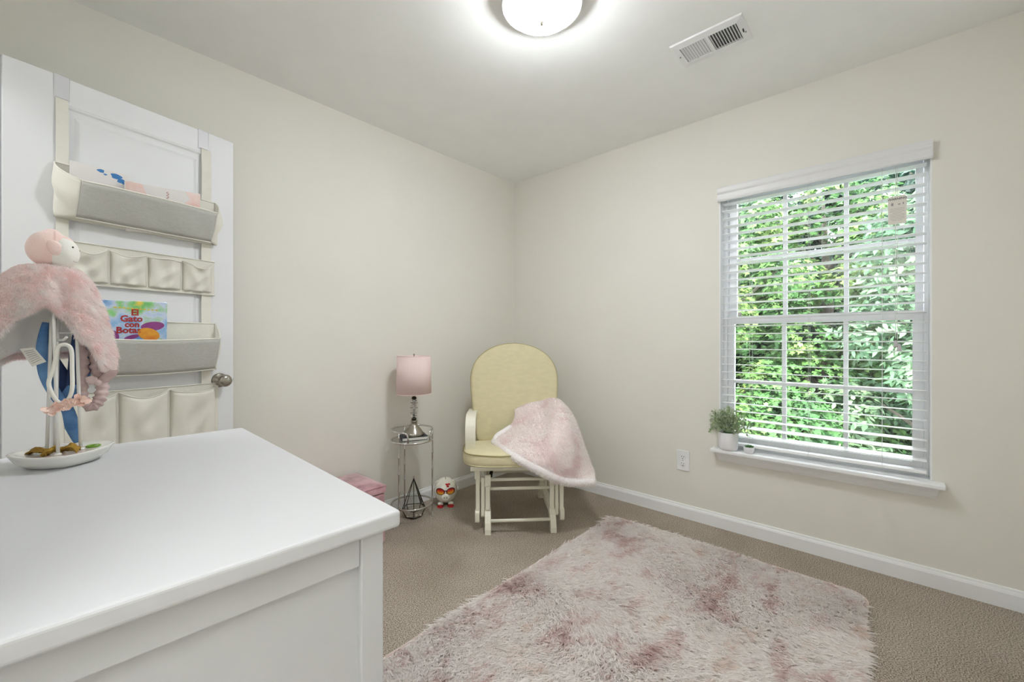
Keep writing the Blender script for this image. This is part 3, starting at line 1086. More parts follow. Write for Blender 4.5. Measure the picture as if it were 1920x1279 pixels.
for sx in (-1, 1):
    side_runner(sx * 0.188)
    for y in (-0.215, 0.215):
        MB().box(sx * 0.188 - 0.013, sx * 0.188 + 0.013, y - 0.014, y + 0.014, 0.120, 0.262).build('base_post', CW, ch, bevel=0.003)
        rounded_bar('pivot_block', sx * 0.188, 0.034, y, 0.034, 0.250, 0.322, 0.016)
        rounded_bar('swing_link', sx * 0.217, 0.020, y + 0.012, 0.036, 0.072, 0.305, 0.016)
        MB().box(sx * 0.246 - 0.012, sx * 0.246 + 0.012, y - 0.006, y + 0.026, 0.095, 0.318).build('hanger_post', CW, ch, bevel=0.004)
        rounded_bar('hanger_foot', sx * 0.249, 0.026, y + 0.010, 0.046, 0.044, 0.118, 0.018)
        rounded_bar('hanger_head', sx * 0.249, 0.030, y + 0.010, 0.040, 0.298, 0.358, 0.006)
    MB().box(sx * 0.246 - 0.010, sx * 0.246 + 0.010, -0.182, 0.202, 0.065, 0.095).build('hanger_rail', CW, ch, bevel=0.003)
    MB().box(sx * 0.188 - 0.010, sx * 0.188 + 0.010, -0.198, 0.198, 0.262, 0.300).build('base_top_rail', CW, ch, bevel=0.003)
    # dark steel glide arm slanting back under the seat
    MB().tube([(sx * 0.172, -0.205, 0.305), (sx * 0.160, -0.13, 0.345), (sx * 0.160, 0.05, 0.352)], 0.010, 6, flat=0.004, up=(0, 0, 1)).build('glide_bracket', M['black_metal'], ch)
for y, z, x in ((-0.215, 0.292, 0.172), (-0.205, 0.236, 0.208), (-0.262, 0.072, 0.172), (0.215, 0.292, 0.172), (0.225, 0.200, 0.208), (0.262, 0.072, 0.172)):
    MB().tube([(-x, y, z), (x, y, z)], 0.0095, 12).build('stretcher_rod', CW, ch, smooth=True)
# seat frame
MB().box(-0.286, 0.286, -0.262, -0.232, 0.357, 0.384).build('seat_rail', CW, ch, bevel=0.003)
MB().box(-0.286, 0.286, 0.225, 0.255, 0.357, 0.384).build('seat_rail', CW, ch, bevel=0.003)
for sx in (-1, 1):
    MB().box(sx * 0.272 - 0.014, sx * 0.272 + 0.014, -0.232, 0.225, 0.357, 0.384).build('seat_rail', CW, ch, bevel=0.003)
for i in range(5):
    y = -0.17 + i * 0.085
    MB().box(-0.258, 0.258, y - 0.02, y + 0.02, 0.366, 0.376).build('seat_slat', CW, ch)
# arms: flat band bowed round the front, going back to the back post
for sx in (-1, 1):
    path = smooth_path([(sx * 0.286, -0.118, 0.386), (sx * 0.289, -0.150, 0.450), (sx * 0.290, -0.168, 0.530), (sx * 0.290, -0.148, 0.600),
                        (sx * 0.289, -0.095, 0.634), (sx * 0.287, 0.02, 0.636), (sx * 0.283, 0.16, 0.625), (sx * 0.280, 0.262, 0.622)], 6)
    a = MB()
    secs = []
    hw, hh = 0.031, 0.010
    for i, p in enumerate(path):
        t = (path[min(i + 1, len(path) - 1)] - path[max(i - 1, 0)]).normalized()
        nr = Vector((0, -t.z, t.y)).normalized()
        secs.append([p + Vector((-hw, 0, 0)) + nr * hh, p + Vector((hw, 0, 0)) + nr * hh, p + Vector((hw, 0, 0)) - nr * hh, p + Vector((-hw, 0, 0)) - nr * hh])
    vs = [q for s_ in secs for q in s_]
    m_ = len(secs)
    fs = [(i * 4 + j, i * 4 + (j + 1) % 4, (i + 1) * 4 + (j + 1) % 4, (i + 1) * 4 + j) for i in range(m_ - 1) for j in range(4)]
    fs += [(3, 2, 1, 0), ((m_ - 1) * 4, (m_ - 1) * 4 + 1, (m_ - 1) * 4 + 2, (m_ - 1) * 4 + 3)]
    a.add(vs, fs).build('arm', CW, ch, bevel=0.004, seg=2)
    pth = smooth_path([(sx * 0.284, -0.04, 0.384), (sx * 0.284, -0.028, 0.46), (sx * 0.284, -0.045, 0.54), (sx * 0.284, -0.075, 0.622)], 5)
    MB().tube(pth, 0.020, 8, flat=0.010, up=(0, 1, 0)).build('arm_spindle', CW, ch, smooth=True)
    # back post
    MB().tube([(sx * 0.262, 0.235, 0.37), (sx * 0.264, 0.268, 0.60), (sx * 0.262, 0.300, 0.80), (sx * 0.225, 0.325, 0.96)], 0.014, 10).build('back_post', CW, ch, smooth=True)
MB().tube(smooth_path([(-0.225, 0.325, 0.96), (-0.12, 0.335, 1.03), (0, 0.34, 1.05), (0.12, 0.335, 1.03), (0.225, 0.325, 0.96)], 5), 0.014, 10).build('back_top_rail', CW, ch, smooth=True)
for x in (-0.15, -0.05, 0.05, 0.15):
    MB().tube([(x, 0.24, 0.384), (x, 0.29, 0.72), (x, 0.333, 1.03)], 0.010, 8).build('back_spindle', CW, ch, smooth=True)


def pillow(outline, thick, y_of, puff=1.0, rings=9):
    """Closed cushion from an x-z outline: front/back pillow surfaces meeting in a boxed edge."""
    m = MB()
    n = len(outline)
    cx = sum(p[0] for p in outline) / n
    cz = sum(p[1] for p in outline) / n
    vs, fs = [], []
    loops = []
    for k in range(rings + 1):            # front centre -> edge
        t = k / rings
        s_ = math.sin(t * PI / 2) ** 0.9
        h = math.cos(t * PI / 2) ** 0.45 if t < 1 else 0.0
        loops.append((s_, -thick / 2 * (0.45 + 0.55 * h)))
    for k in range(rings, -1, -1):
        t = k / rings
        s_ = math.sin(t * PI / 2) ** 0.9
        h = math.cos(t * PI / 2) ** 0.45 if t < 1 else 0.0
        loops.append((s_, thick / 2 * (0.45 + 0.55 * h)))
    for s_, dy in loops:
        for x, z in outline:
            X = cx + (x - cx) * s_
            Z = cz + (z - cz) * s_
            vs.append((X, y_of(Z) + dy, Z))
    for i in range(len(loops) - 1):
        for j in range(n):
            j2 = (j + 1) % n
            fs.append((i * n + j, i * n + j2, (i + 1) * n + j2, (i + 1) * n + j))
    return m.add(vs, fs)


# back cushion outline: narrow at the seat, widest at 0.85, round arch on top
def back_half(z):
    if z > 0.83:
        t = (z - 0.83) / (1.083 - 0.83)
        return 0.298 * (max(0.0, 1 - t ** 2.3)) ** 0.5
    t = (0.83 - z) / (0.83 - 0.44)
    return 0.298 - 0.046 * t ** 1.5


zs = [1.083 - (1.083 - 0.83) * (1 - math.cos(PI / 2 * i / 14)) for i in range(15)] + [0.78, 0.72, 0.65, 0.58, 0.52, 0.47, 0.448, 0.438]
right = [(back_half(z), z) for z in zs]
right[-1] = (0.235, 0.434); right[-2] = (0.252, 0.446)
outl = right + [(x, 0.432) for x in (0.12, 0.0, -0.12)] + [(-x, z) for x, z in reversed(right[1:])]


def yb(z):
    return 0.165 + (z - 0.44) * 0.165


bc = pillow(outl, 0.105, yb).build('back_cushion', M['cushion'], ch, smooth=True)
MB().tube([(x * 1.0, yb(z) - 0.024, z) for x, z in outl], 0.0032, 6, closed=True).build('piping', M['piping'], bc, smooth=True)
MB().tube([(x * 1.0, yb(z) + 0.024, z) for x, z in outl], 0.0032, 6, closed=True).build('piping', M['piping'], bc, smooth=True)


def super_outline(hx, y0, y1, e, n=56, wav=0.0):
    cy, hy = (y0 + y1) / 2, (y1 - y0) / 2
    out = []
    for i in range(n):
        a = 2 * PI * i / n
        c, s_ = math.cos(a), math.sin(a)
        out.append((hx * math.copysign(abs(c) ** (2 / e), c), cy + hy * math.copysign(abs(s_) ** (2 / e), s_)))
    return out


so_ = super_outline(0.330, -0.310, 0.205, 4.2)
sc_ = MB()
levels = [(0.0, 0.474), (0.35, 0.474), (0.65, 0.472), (0.85, 0.467), (0.96, 0.461), (1.0, 0.455), (1.012, 0.438), (1.016, 0.415), (1.0, 0.394), (0.97, 0.388),
          (0.9, 0.3855), (0.5, 0.385), (0.0, 0.385)]
vs, fs = [], []
n = len(so_)
for s_, z in levels:
    for x, y in so_:
        wob = 0.003 * math.sin(x * 23 + 1) * math.cos(y * 19) if 0.3 < s_ and z > 0.44 else 0
        yy = -0.0525 + (y + 0.0525) * s_
        dip = -0.030 * (max(0.0, yy + 0.20) / 0.40) * min(1.0, max(0.0, (z - 0.41) / 0.05))
        vs.append((x * s_, yy, z + wob + dip))
for i in range(len(levels) - 1):
    for j in range(n):
        fs.append((i * n + j, i * n + (j + 1) % n, (i + 1) * n + (j + 1) % n, (i + 1) * n + j))
se = sc_.add(vs, fs).build('seat_cushion', M['cushion'], ch, smooth=True)
MB().tube([(x * 1.010, -0.0525 + (y + 0.0525) * 1.010, 0.4545 + 0.002 * math.sin(x * 23 + 1) - 0.030 * max(0.0, y + 0.20) / 0.40) for x, y in so_], 0.0032, 6, closed=True).build('piping', M['piping'], se, smooth=True)
MB().tube([(x * 1.0, -0.0525 + (y + 0.0525) * 1.0, 0.3935) for x, y in so_], 0.0030, 6, closed=True).build('piping', M['cushion'], se, smooth=True)

# ------------------------------------------------------------------ blanket over the chair's right arm
bk = thing('fluffy_blanket', 'pale pink fluffy blanket slung over the arm of the yellow cushioned chair', 'blanket', (-0.66, -0.62, 0), CH_A)
rows = [
    [(0.027, 0.2, 0.616), (0.141, 0.2, 0.659), (0.271, 0.2, 0.668), (0.35, 0.19, 0.629), (0.411, 0.16, 0.553)],
    [(-0.0, 0.13, 0.643), (0.131, 0.12, 0.696), (0.248, 0.07, 0.72), (0.325, 0.03, 0.679), (0.388, 0.03, 0.571)],
    [(-0.018, 0.08, 0.574), (0.108, 0.02, 0.611), (0.216, -0.12, 0.648), (0.298, -0.2, 0.617), (0.399, -0.1, 0.484)],
    [(-0.084, 0.03, 0.53), (0.046, -0.08, 0.551), (0.164, -0.24, 0.565), (0.288, -0.275, 0.515), (0.421, -0.17, 0.397)],
    [(-0.133, -0.0, 0.506), (-0.042, -0.24, 0.5), (0.105, -0.365, 0.458), (0.264, -0.33, 0.403), (0.44, -0.22, 0.329)],
    [(-0.147, -0.04, 0.489), (-0.06, -0.28, 0.468), (0.082, -0.38, 0.41), (0.244, -0.34, 0.332), (0.43, -0.28, 0.304)],
    [(-0.13, -0.02, 0.46), (-0.043, -0.26, 0.45), (0.096, -0.365, 0.393), (0.252, -0.33, 0.313), (0.421, -0.27, 0.283)],
]


def cr(p0, p1, p2, p3, t):
    return 0.5 * ((2 * p1) + (p2 - p0) * t + (2 * p0 - 5 * p1 + 4 * p2 - p3) * t * t + (3 * p1 - p0 - 3 * p2 + p3) * t ** 3)


def patch(rows):
    R = [[Vector(p) for p in r] for r in rows]

    def row(i, v):
        r = R[min(max(i, 0), len(R) - 1)]
        x = v * (len(r) - 1); k = min(int(x), len(r) - 2); t = x - k
        g = lambda q: r[min(max(q, 0), len(r) - 1)]
        return cr(g(k - 1), g(k), g(k + 1), g(k + 2), t)

    def f(u, v):
        x = u * (len(R) - 1); k = min(int(x), len(R) - 2); t = x - k
        return cr(row(k - 1, v), row(k, v), row(k + 1, v), row(k + 2, v), t)
    return f


pf = patch(rows)
rf = np.random.default_rng(21)


def blanket_pt(u, v):
    p = pf(u, v)
    amp = 0.012 * math.sin(PI * min(1, u * 1.3)) * math.sin(PI * v)
    fold = math.sin(u * 9 + v * 5.0 + 1.2 * math.sin(v * 7)) + 0.6 * math.sin(v * 13 - u * 6 + 2)
    crease = -0.032 * math.exp(-((v - 0.30 - 0.25 * u) / 0.06) ** 2) * math.exp(-((u - 0.42) / 0.22) ** 2)
    return p + Vector((0, -0.4, 1)).normalized() * (amp * fold + crease)


NU, NV = 48, 44
g1 = MB().grid(blanket_pt, NU, NV)
bl_o = g1.build('plush_face', M['blanket_fur'], bk, smooth=True, solid=0.022)
# make normals of the sheet point outwards (up / to the front)
P_, N_ = sample_mesh(g1.v, g1.f, 52000)
sgn = np.sign(N_ @ np.array([0.25, -0.55, 0.8])); N_ *= sgn[:, None]
r_ = np.random.default_rng(8)
clump = np.stack([np.sin(P_[:, 0] * 190 + P_[:, 2] * 77), np.sin(P_[:, 1] * 170 + P_[:, 0] * 60), np.cos(P_[:, 2] * 150)], 1)
dv = N_ + 0.45 * clump + r_.normal(0, 0.3, P_.shape)
stuff(strands('fur', P_, dv, np.tile([0.1, -0.1, -0.7], (len(P_), 1)), 0.009 + 0.006 * r_.random(len(P_)), 0.0016, M['blanket_pile'], bk, r_))
# rolled hem along the lower edge
hem = [blanket_pt(0.90, v) for v in np.linspace(0, 1, 24)]
hem = [p + Vector((0, -0.006, -0.004)) for p in hem]
MB().tube(hem, [0.025 - 0.006 * i / 23 for i in range(24)], 12).build('rolled_hem', M['blanket_back'], bk, smooth=True)
roll = [blanket_pt(u, 0.03) + Vector((0.004, -0.004, -0.008)) for u in np.linspace(0.42, 0.92, 12)]
MB().tube(roll, [0.010 + 0.014 * math.sin(PI * min(1.0, 0.15 + i / 11)) ** 0.5 for i in range(12)], 12).build('folded_side', M['blanket_back'], bk, smooth=True)
P2, N2 = sample_mesh(MB().tube(hem, 0.024, 10).v, MB().tube(hem, 0.024, 10).f, 9000)
ctr = np.array([tuple(h) for h in hem])
near = ctr[np.argmin(((P2[:, None, :] - ctr[None]) ** 2).sum(2), axis=1)]
N2 = P2 - near
stuff(strands('hem_fur', P2, N2 + r_.normal(0, 0.006, P2.shape), np.tile([0, 0, -0.5], (len(P2), 1)), 0.005 + 0.004 * r_.random(len(P2)), 0.0015, M['blanket_pile'], bk, r_))

# ================================================================== SIDE TABLE
TX, TY = -1.137, -0.168
tb = thing('side_table', 'slim round chrome side table with bamboo-style legs and gallery rail', 'side table', (TX, TY, 0))
RR = 0.125


def arc(a0, a1, r, z, n=48):
    return [(r * math.cos(math.radians(a0 + (a1 - a0) * i / n)), r * math.sin(math.radians(a0 + (a1 - a0) * i / n)), z) for i in range(n + 1)]


MB().tube(arc(0, 360, RR, 0.486, 60)[:-1], 0.0060, 10, closed=True).build('tray_ring', M['chrome'], tb, smooth=True)
MB().tube(arc(0, 360, RR, 0.090, 60)[:-1], 0.0055, 10, closed=True).build('lower_ring', M['chrome'], tb, smooth=True)
MB().lathe([(RR - 0.003, 0.4862), (RR - 0.003, 0.4905)], 48).build('glass_shelf', M['glass'], tb)
g0, g1_ = 225, 292
rail = [(RR * math.cos(math.radians(a)), RR * math.sin(math.radians(a)), z) for a, z in
        ((g0, 0.492), (g0 - 0.3, 0.525), (g0 - 3, 0.543), (g0 - 10, 0.550))]
rail = rail + arc(g0 - 18, g1_ + 18 - 360, RR, 0.551, 60) + [(RR * math.cos(math.radians(a)), RR * math.sin(math.radians(a)), z) for a, z in
        ((g1_ + 10, 0.550), (g1_ + 3, 0.543), (g1_ + 0.3, 0.525), (g1_, 0.492))]
MB().tube(rail, 0.0055, 10).build('gallery_rail', M['chrome'], tb, smooth=True)
for a in (198, 318, 78):
    ca, sa = math.cos(math.radians(a)), math.sin(math.radians(a))
    prof = [(0.0065, 0.0), (0.0065, 0.004), (0.0048, 0.006)]
    for z in (0.10, 0.20, 0.30, 0.40, 0.52):
        prof += [(0.0048, z - 0.006), (0.0068, z - 0.002), (0.0068, z + 0.002), (0.0048, z + 0.006)]
    prof += [(0.0048, 0.550)]
    MB().lathe(prof, 14, Matrix.Translation((ca * RR, sa * RR, 0))).build('leg', M['chrome'], tb, smooth=True)

# book on the tray
bkx = thing('dark_book', 'black covered closed book lying under the pink lamp', 'book', (TX + 0.002, TY - 0.012, 0.4915), math.radians(-25))
MB().box(-0.078, 0.078, -0.055, 0.055, 0.0, 0.0025).box(-0.078, 0.078, -0.055, 0.055, 0.0185, 0.021).box(-0.078, -0.0745, -0.055, 0.055, 0.0025, 0.0185)\
    .build('cover', M['navy'], bkx, bevel=0.0008)
MB().box(-0.0745, 0.074, -0.052, 0.052, 0.0026, 0.0184).build('page_block', M['paper'], bkx)

# lamp
LX, LY, LZ = -1.131, -0.180, 0.5126
lp = thing('table_lamp', 'table lamp with pink drum shade, crystal stem and silver base', 'lamp', (LX, LY, LZ))
MB().lathe([(0.060, 0.0), (0.061, 0.006), (0.059, 0.018), (0.055, 0.021), (0.052, 0.024), (0.046, 0.034), (0.034, 0.048), (0.024, 0.060), (0.019, 0.066), (0.018, 0.084),
            (0.021, 0.086), (0.021, 0.090), (0.016, 0.093), (0.010, 0.095)], 40).build('base', M['nickel'], lp, smooth=True)
MB().lathe([(0.006, 0.093), (0.006, 0.262)], 12).build('stem_rod', M['chrome'], lp, smooth=True)
for z in (0.102, 0.231):
    MB().ball((0, 0, z), 0.016, 0.016, 0.0105, 24, 12).build('metal_bead', M['black_metal'], lp, smooth=True)
for k, z in enumerate((0.1235, 0.1395, 0.1555, 0.1715, 0.1875, 0.2035, 0.2165)):
    r0 = 0.024 if k % 2 else 0.019
    MB().lathe([(0.007, z - 0.0075), (r0, z - 0.002), (r0, z + 0.002), (0.007, z + 0.0072)], 8, rot('Z', 0.3 * k)).build('crystal', M['crystal'], lp)
MB().lathe([(0.009, 0.240), (0.011, 0.244), (0.011, 0.262), (0.014, 0.264), (0.014, 0.300), (0.009, 0.303)], 20).build('socket', M['nickel'], lp, smooth=True)
MB().ball((0, 0, 0.345), 0.028, 0.028, 0.040, 20, 12).build('bulb', mat('unlit_bulb', rgb(240, 238, 232), 0.3), lp, smooth=True)
sh = MB().lathe([(0.107, 0.259), (0.1035, 0.494)], 64, cap=False).build('lamp_shade', M['shade'], lp, smooth=True, solid=0.0025)
for r0, z in ((0.1065, 0.2600), (0.1032, 0.493)):
    MB().tube([(r0 * math.cos(2 * PI * i / 48), r0 * math.sin(2 * PI * i / 48), z) for i in range(48)], 0.0018, 6, closed=True).build('shade_ring', M['shade'], sh, smooth=True)
for a in (0, 120, 240):
    MB().tube([(0, 0, 0.486), (0.1025 * math.cos(math.radians(a)), 0.1025 * math.sin(math.radians(a)), 0.489)], 0.0015, 6).build('spider_arm', M['nickel'], lp)
MB().lathe([(0.003, 0.303), (0.003, 0.498), (0.006, 0.500), (0.006, 0.505), (0.002, 0.510)], 12).build('finial', M['nickel'], lp, smooth=True)

# terrarium on the carpet inside the lower ring
tr = thing('geometric_terrarium', 'pointed geometric glass terrarium with dark metal edges under the side table', 'terrarium', (-1.125, -0.168, 0.0), 0.35)
nS = 5
lowr = [Vector((0.048 * math.cos(2 * PI * i / nS), 0.048 * math.sin(2 * PI * i / nS), 0.004)) for i in range(nS)]
midr = [Vector((0.074 * math.cos(2 * PI * i / nS), 0.074 * math.sin(2 * PI * i / nS), 0.056)) for i in range(nS)]
apex = Vector((0.0, 0.0, 0.240))
for i in range(nS):
    j = (i + 1) % nS
    for a, b in ((lowr[i], lowr[j]), (midr[i], midr[j]), (lowr[i], midr[i]), (midr[i], apex)):
        MB().tube([a, b], 0.0026, 6).build('edge_bar', M['black_metal'], tr)
    MB().add([lowr[i], lowr[j], midr[j], midr[i]], [(0, 1, 2, 3)]).build('pane', M['window_glass'], tr)
    if i not in (1,):
        MB().add([midr[i], midr[j], apex], [(0, 1, 2)]).build('pane', M['window_glass'], tr)
MB().tube([apex + Vector((0.007 * math.cos(t), 0, 0.006 + 0.007 * math.sin(t))) for t in np.linspace(0, 2 * PI, 13)[:-1]], 0.0015, 6, closed=True).build('hanging_ring', M['nickel'], tr)
gv = MB()
rg = random.Random(4)
for i in range(150):
    a = rg.random() * 2 * PI; rr = 0.050 * math.sqrt(rg.random()); z = 0.012 + 0.034 * rg.random() * (1 - rr / 0.09)
    gv.ball((rr * math.cos(a), rr * math.sin(a), z), 0.006 + 0.004 * rg.random(), 0.006, 0.005, 6, 4)
stuff(gv.build('gravel', M['gravel'], tr))

# ================================================================== PIGGY BANK
pgd = Vector((-2.652 + 0.862, -2.39 + 0.16, 0))
pg = thing('piggy_bank', 'cream ceramic piggy bank wearing sunset sunglasses on the carpet', 'piggy bank', (-0.858, -0.150, 0), math.atan2(pgd.y, pgd.x) + PI / 2)
body = MB().ball((0, 0, 0.094), 0.078, 0.080, 0.084, 40, 24)
bo = body.build('body', M['ceramic'], pg, smooth=True)
MB().lathe([(0.024, 0.0), (0.025, 0.008), (0.022, 0.016), (0.014, 0.018), (0.002, 0.017)], 24, Matrix.Translation((0, -0.072, 0.070)) @ rot('X', PI / 2), sx=1.15).build('snout', M['ceramic'], pg, smooth=True)
for dx in (-0.008, 0.008):
    MB().ball((dx, -0.0905, 0.071), 0.0025, 0.0016, 0.005, 10, 6).build('nostril', M['dark'], pg)
for sx in (-1, 1):
    e = MB()
    e.ball((0, 0, 0), 0.020, 0.008, 0.017, 16, 10)
    eo = e.build('ear', M['ceramic'], pg, smooth=True)
    eo.location = (sx * 0.052, -0.020, 0.150); eo.rotation_euler = (0.4, sx * 0.7, 0)
    # foot with flip-flop
    MB().ball((sx * 0.034, -0.046, 0.018), 0.019, 0.020, 0.013, 16, 10).build('foot', M['ceramic'], pg, smooth=True)
    MB().ball((sx * 0.034, 0.045, 0.022), 0.019, 0.020, 0.020, 16, 10).build('foot', M['ceramic'], pg, smooth=True)
    MB().lathe([(0.021, 0.001), (0.022, 0.003), (0.021, 0.006)], 20, Matrix.Translation((sx * 0.034, -0.056, 0)), sy=1.15).build('sandal', M['red'], pg)
    MB().tube([(sx * 0.034 - 0.014, -0.062, 0.010), (sx * 0.034 - 0.003, -0.0715, 0.022), (sx * 0.034, -0.0765, 0.010)], 0.0022, 6).build('sandal_strap', M['red'], pg)
    MB().tube([(sx * 0.034 + 0.014, -0.062, 0.010), (sx * 0.034 + 0.003, -0.0715, 0.022), (sx * 0.034, -0.0765, 0.010)], 0.0022, 6).build('sandal_strap', M['red'], pg)


def on_body(x, z, off):
    q = 1 - (x / 0.078) ** 2 - ((z - 0.094) / 0.084) ** 2
    return Vector((x, -0.080 * math.sqrt(max(q, 0.02)) - off, z))


for sx in (-1, 1):
    for nm, mt, k, off in (('glasses_frame', M['rim'], 1.0, 0.0012), ('glasses_lens', M['sunset'], 0.78, 0.0022)):
        ring = []
        for i in range(28):
            a = 2 * PI * i / 28
            x = 0.0285 * math.cos(a) * k
            z = 0.0215 * math.sin(a) * k + (0.0015 * (math.cos(a)) if math.sin(a) > 0 else 0) - (0.003 * math.cos(a) ** 2 if math.sin(a) < 0 else 0)
            ring.append((sx * (0.033 + x), 0.1065 + z))
        cxl = sx * 0.033
        vs, fs = [on_body(cxl, 0.1065, off)], []
        for q in (0.35, 0.7, 1.0):
            vs += [on_body(cxl + (x - cxl) * q, 0.1065 + (z - 0.1065) * q, off) for x, z in ring]
        vs += [on_body(x, z, -0.003) for x, z in ring]
        fs += [(0, 1 + i, 1 + (i + 1) % 28) for i in range(28)]
        for q in range(3):
            fs += [(1 + q * 28 + i, 29 + q * 28 + i, 29 + q * 28 + (i + 1) % 28, 1 + q * 28 + (i + 1) % 28) for i in range(28)]
        MB().add(vs, fs).build(nm, mt, pg)
MB().tube([on_body(x, 0.112, 0.0005) for x in (-0.012, -0.006, 0, 0.006, 0.012)], 0.0034, 8).build('glasses_bridge', M['rim'], pg)
for dx, dz in ((-0.006, 0.004), (0.006, 0.004), (0, -0.004)):
    c_ = on_body(0.014 + dx * 1.25, 0.143 + dz * 1.25, 0.0)
    MB().ball(c_, 0.0090, 0.004, 0.0085, 12, 8).build('flower_petal', M['red'], pg, smooth=True)
MB().box(-0.0015, 0.0015, -0.026, 0.004, 0.1730, 0.1785).build('coin_slot', M['dark'], pg)
MB().ball((0, 0.083, 0.10), 0.006, 0.008, 0.006, 10, 6).build('tail', M['ceramic'], pg, smooth=True)

# ================================================================== OTTOMAN
ot = thing('storage_ottoman', 'dusty pink crushed velvet cube ottoman behind the dresser against the wall', 'ottoman', (-1.600, -0.190, 0))
MB().box(-0.165, 0.165, -0.163, 0.163, 0.008, 0.275).build('body', M['velvet'], ot, bevel=0.008, seg=3)


def lid_top(u, v):
    x = -0.169 + 0.338 * u; y = -0.167 + 0.334 * v
    q = (math.sin(PI * u) * math.sin(PI * v)) ** 0.4
    return (x, y, 0.316 + 0.018 * q)


ld = MB().box(-0.169, 0.169, -0.167, 0.167, 0.279, 0.316)
ld.grid(lid_top, 12, 12)
ldo = ld.build('lid', M['velvet'], ot, bevel=0.006, seg=3)
for sx in (-1, 1):
    for sy in (-1, 1):
        MB().box(sx * 0.13 - 0.015, sx * 0.13 + 0.015, sy * 0.13 - 0.015, sy * 0.13 + 0.015, 0.0, 0.008).build('foot', M['dark'], ot)

# ================================================================== SILL PLANTS
pp = thing('potted_plant', 'bushy grey-green artificial plant in white pot on the window sill', 'potted plant', (-0.028, -1.688, WZ0))
MB().lathe([(0.040, 0.0), (0.046, 0.004), (0.050, 0.015), (0.052, 0.100), (0.0505, 0.1015), (0.049, 0.100), (0.048, 0.086), (0.001, 0.086)], 40).build('pot', M['pot'], pp, smooth=True)
MB().lathe([(0.0475, 0.084), (0.0475, 0.090), (0.001, 0.093)], 24).build('soil', M['soil'], pp)


def make_bush(parent, n, seed):
    r = np.random.default_rng(seed)
    a = r.random(n) * 2 * PI
    c = r.random(n)
    th = np.arccos(1 - 1.25 * c)
    rad = (0.35 + 0.65 * r.random(n) ** 0.5) * (1 + 0.22 * np.sin(a * 5 + 2) + 0.14 * np.sin(a * 3 + th * 4))
    ex = np.sin(th) * np.cos(a); ey = np.sin(th) * np.sin(a); ez = np.cos(th)
    P = np.stack([ex * 0.070 * rad, ey * 0.088 * rad, 0.128 + ez * 0.095 * rad], 1)
    P[:, 0] = np.minimum(P[:, 0], 0.006)
    d = np.stack([ex, ey, ez + 0.3], 1) + r.normal(0, 0.5, (n, 3))
    d /= np.linalg.norm(d, axis=1, keepdims=True)
    s = np.cross(d, r.normal(size=(n, 3))); s /= np.linalg.norm(s, axis=1, keepdims=True)
    L = (0.010 + 0.008 * r.random(n))[:, None]
    Wd = L * 0.38
    V = np.stack([P, P + d * L * 0.45 - s * Wd, P + d * L, P + d * L * 0.45 + s * Wd], 1).reshape(-1, 3)
    b = (np.arange(n) * 4)[:, None]
    F_ = b + np.array([[0, 1, 2, 3]])
    sh = np.repeat(r.random(n), 4)
    return stuff(np_mesh('foliage', V, F_, M['plant_leaf'], parent, sh))


make_bush(pp, 1500, 3)
stem = MB()
rs = random.Random(5)
for i in range(26):
    a = rs.random() * 2 * PI; r0 = 0.02 * rs.random(); r1 = 0.03 + 0.045 * rs.random()
    x1 = min(r1 * math.cos(a), 0.022)
    stem.tube([(r0 * math.cos(a), r0 * math.sin(a), 0.088), (x1 * 0.6, r1 * 0.6 * math.sin(a), 0.14), (x1, r1 * math.sin(a), 0.16 + 0.04 * rs.random())], 0.0008, 4)
stuff(stem.build('stems', M['succulent'], pp))

sp = thing('succulent_plant', 'tiny green succulent in small white bowl beside the bushy plant', 'potted plant', (-0.032, -1.796, WZ0))
MB().lathe([(0.016, 0.0), (0.021, 0.003), (0.026, 0.018), (0.0262, 0.034), (0.0248, 0.0345), (0.024, 0.028), (0.001, 0.028)], 32).build('pot', M['pot'], sp, smooth=True)
MB().lathe([(0.0235, 0.026), (0.0235, 0.030), (0.001, 0.031)], 20).build('soil', M['soil'], sp)
for ring, (cnt, r0, tilt, L) in enumerate(((7, 0.010, 1.05, 0.019), (6, 0.006, 0.7, 0.018), (4, 0.003, 0.3, 0.016))):
    for i in range(cnt):
        a = 2 * PI * i / cnt + ring * 0.5
        mt = Matrix.Translation((r0 * math.cos(a), r0 * math.sin(a), 0.030)) @ rot('Z', a) @ rot('Y', tilt)
        lf = MB().lathe([(0.002, 0.0), (0.0050, L * 0.35), (0.0055, L * 0.6), (0.003, L * 0.88), (0.0003, L)], 8, mt, sx=0.45)
        lf.build('leaf', M['succulent'], sp, smooth=True)

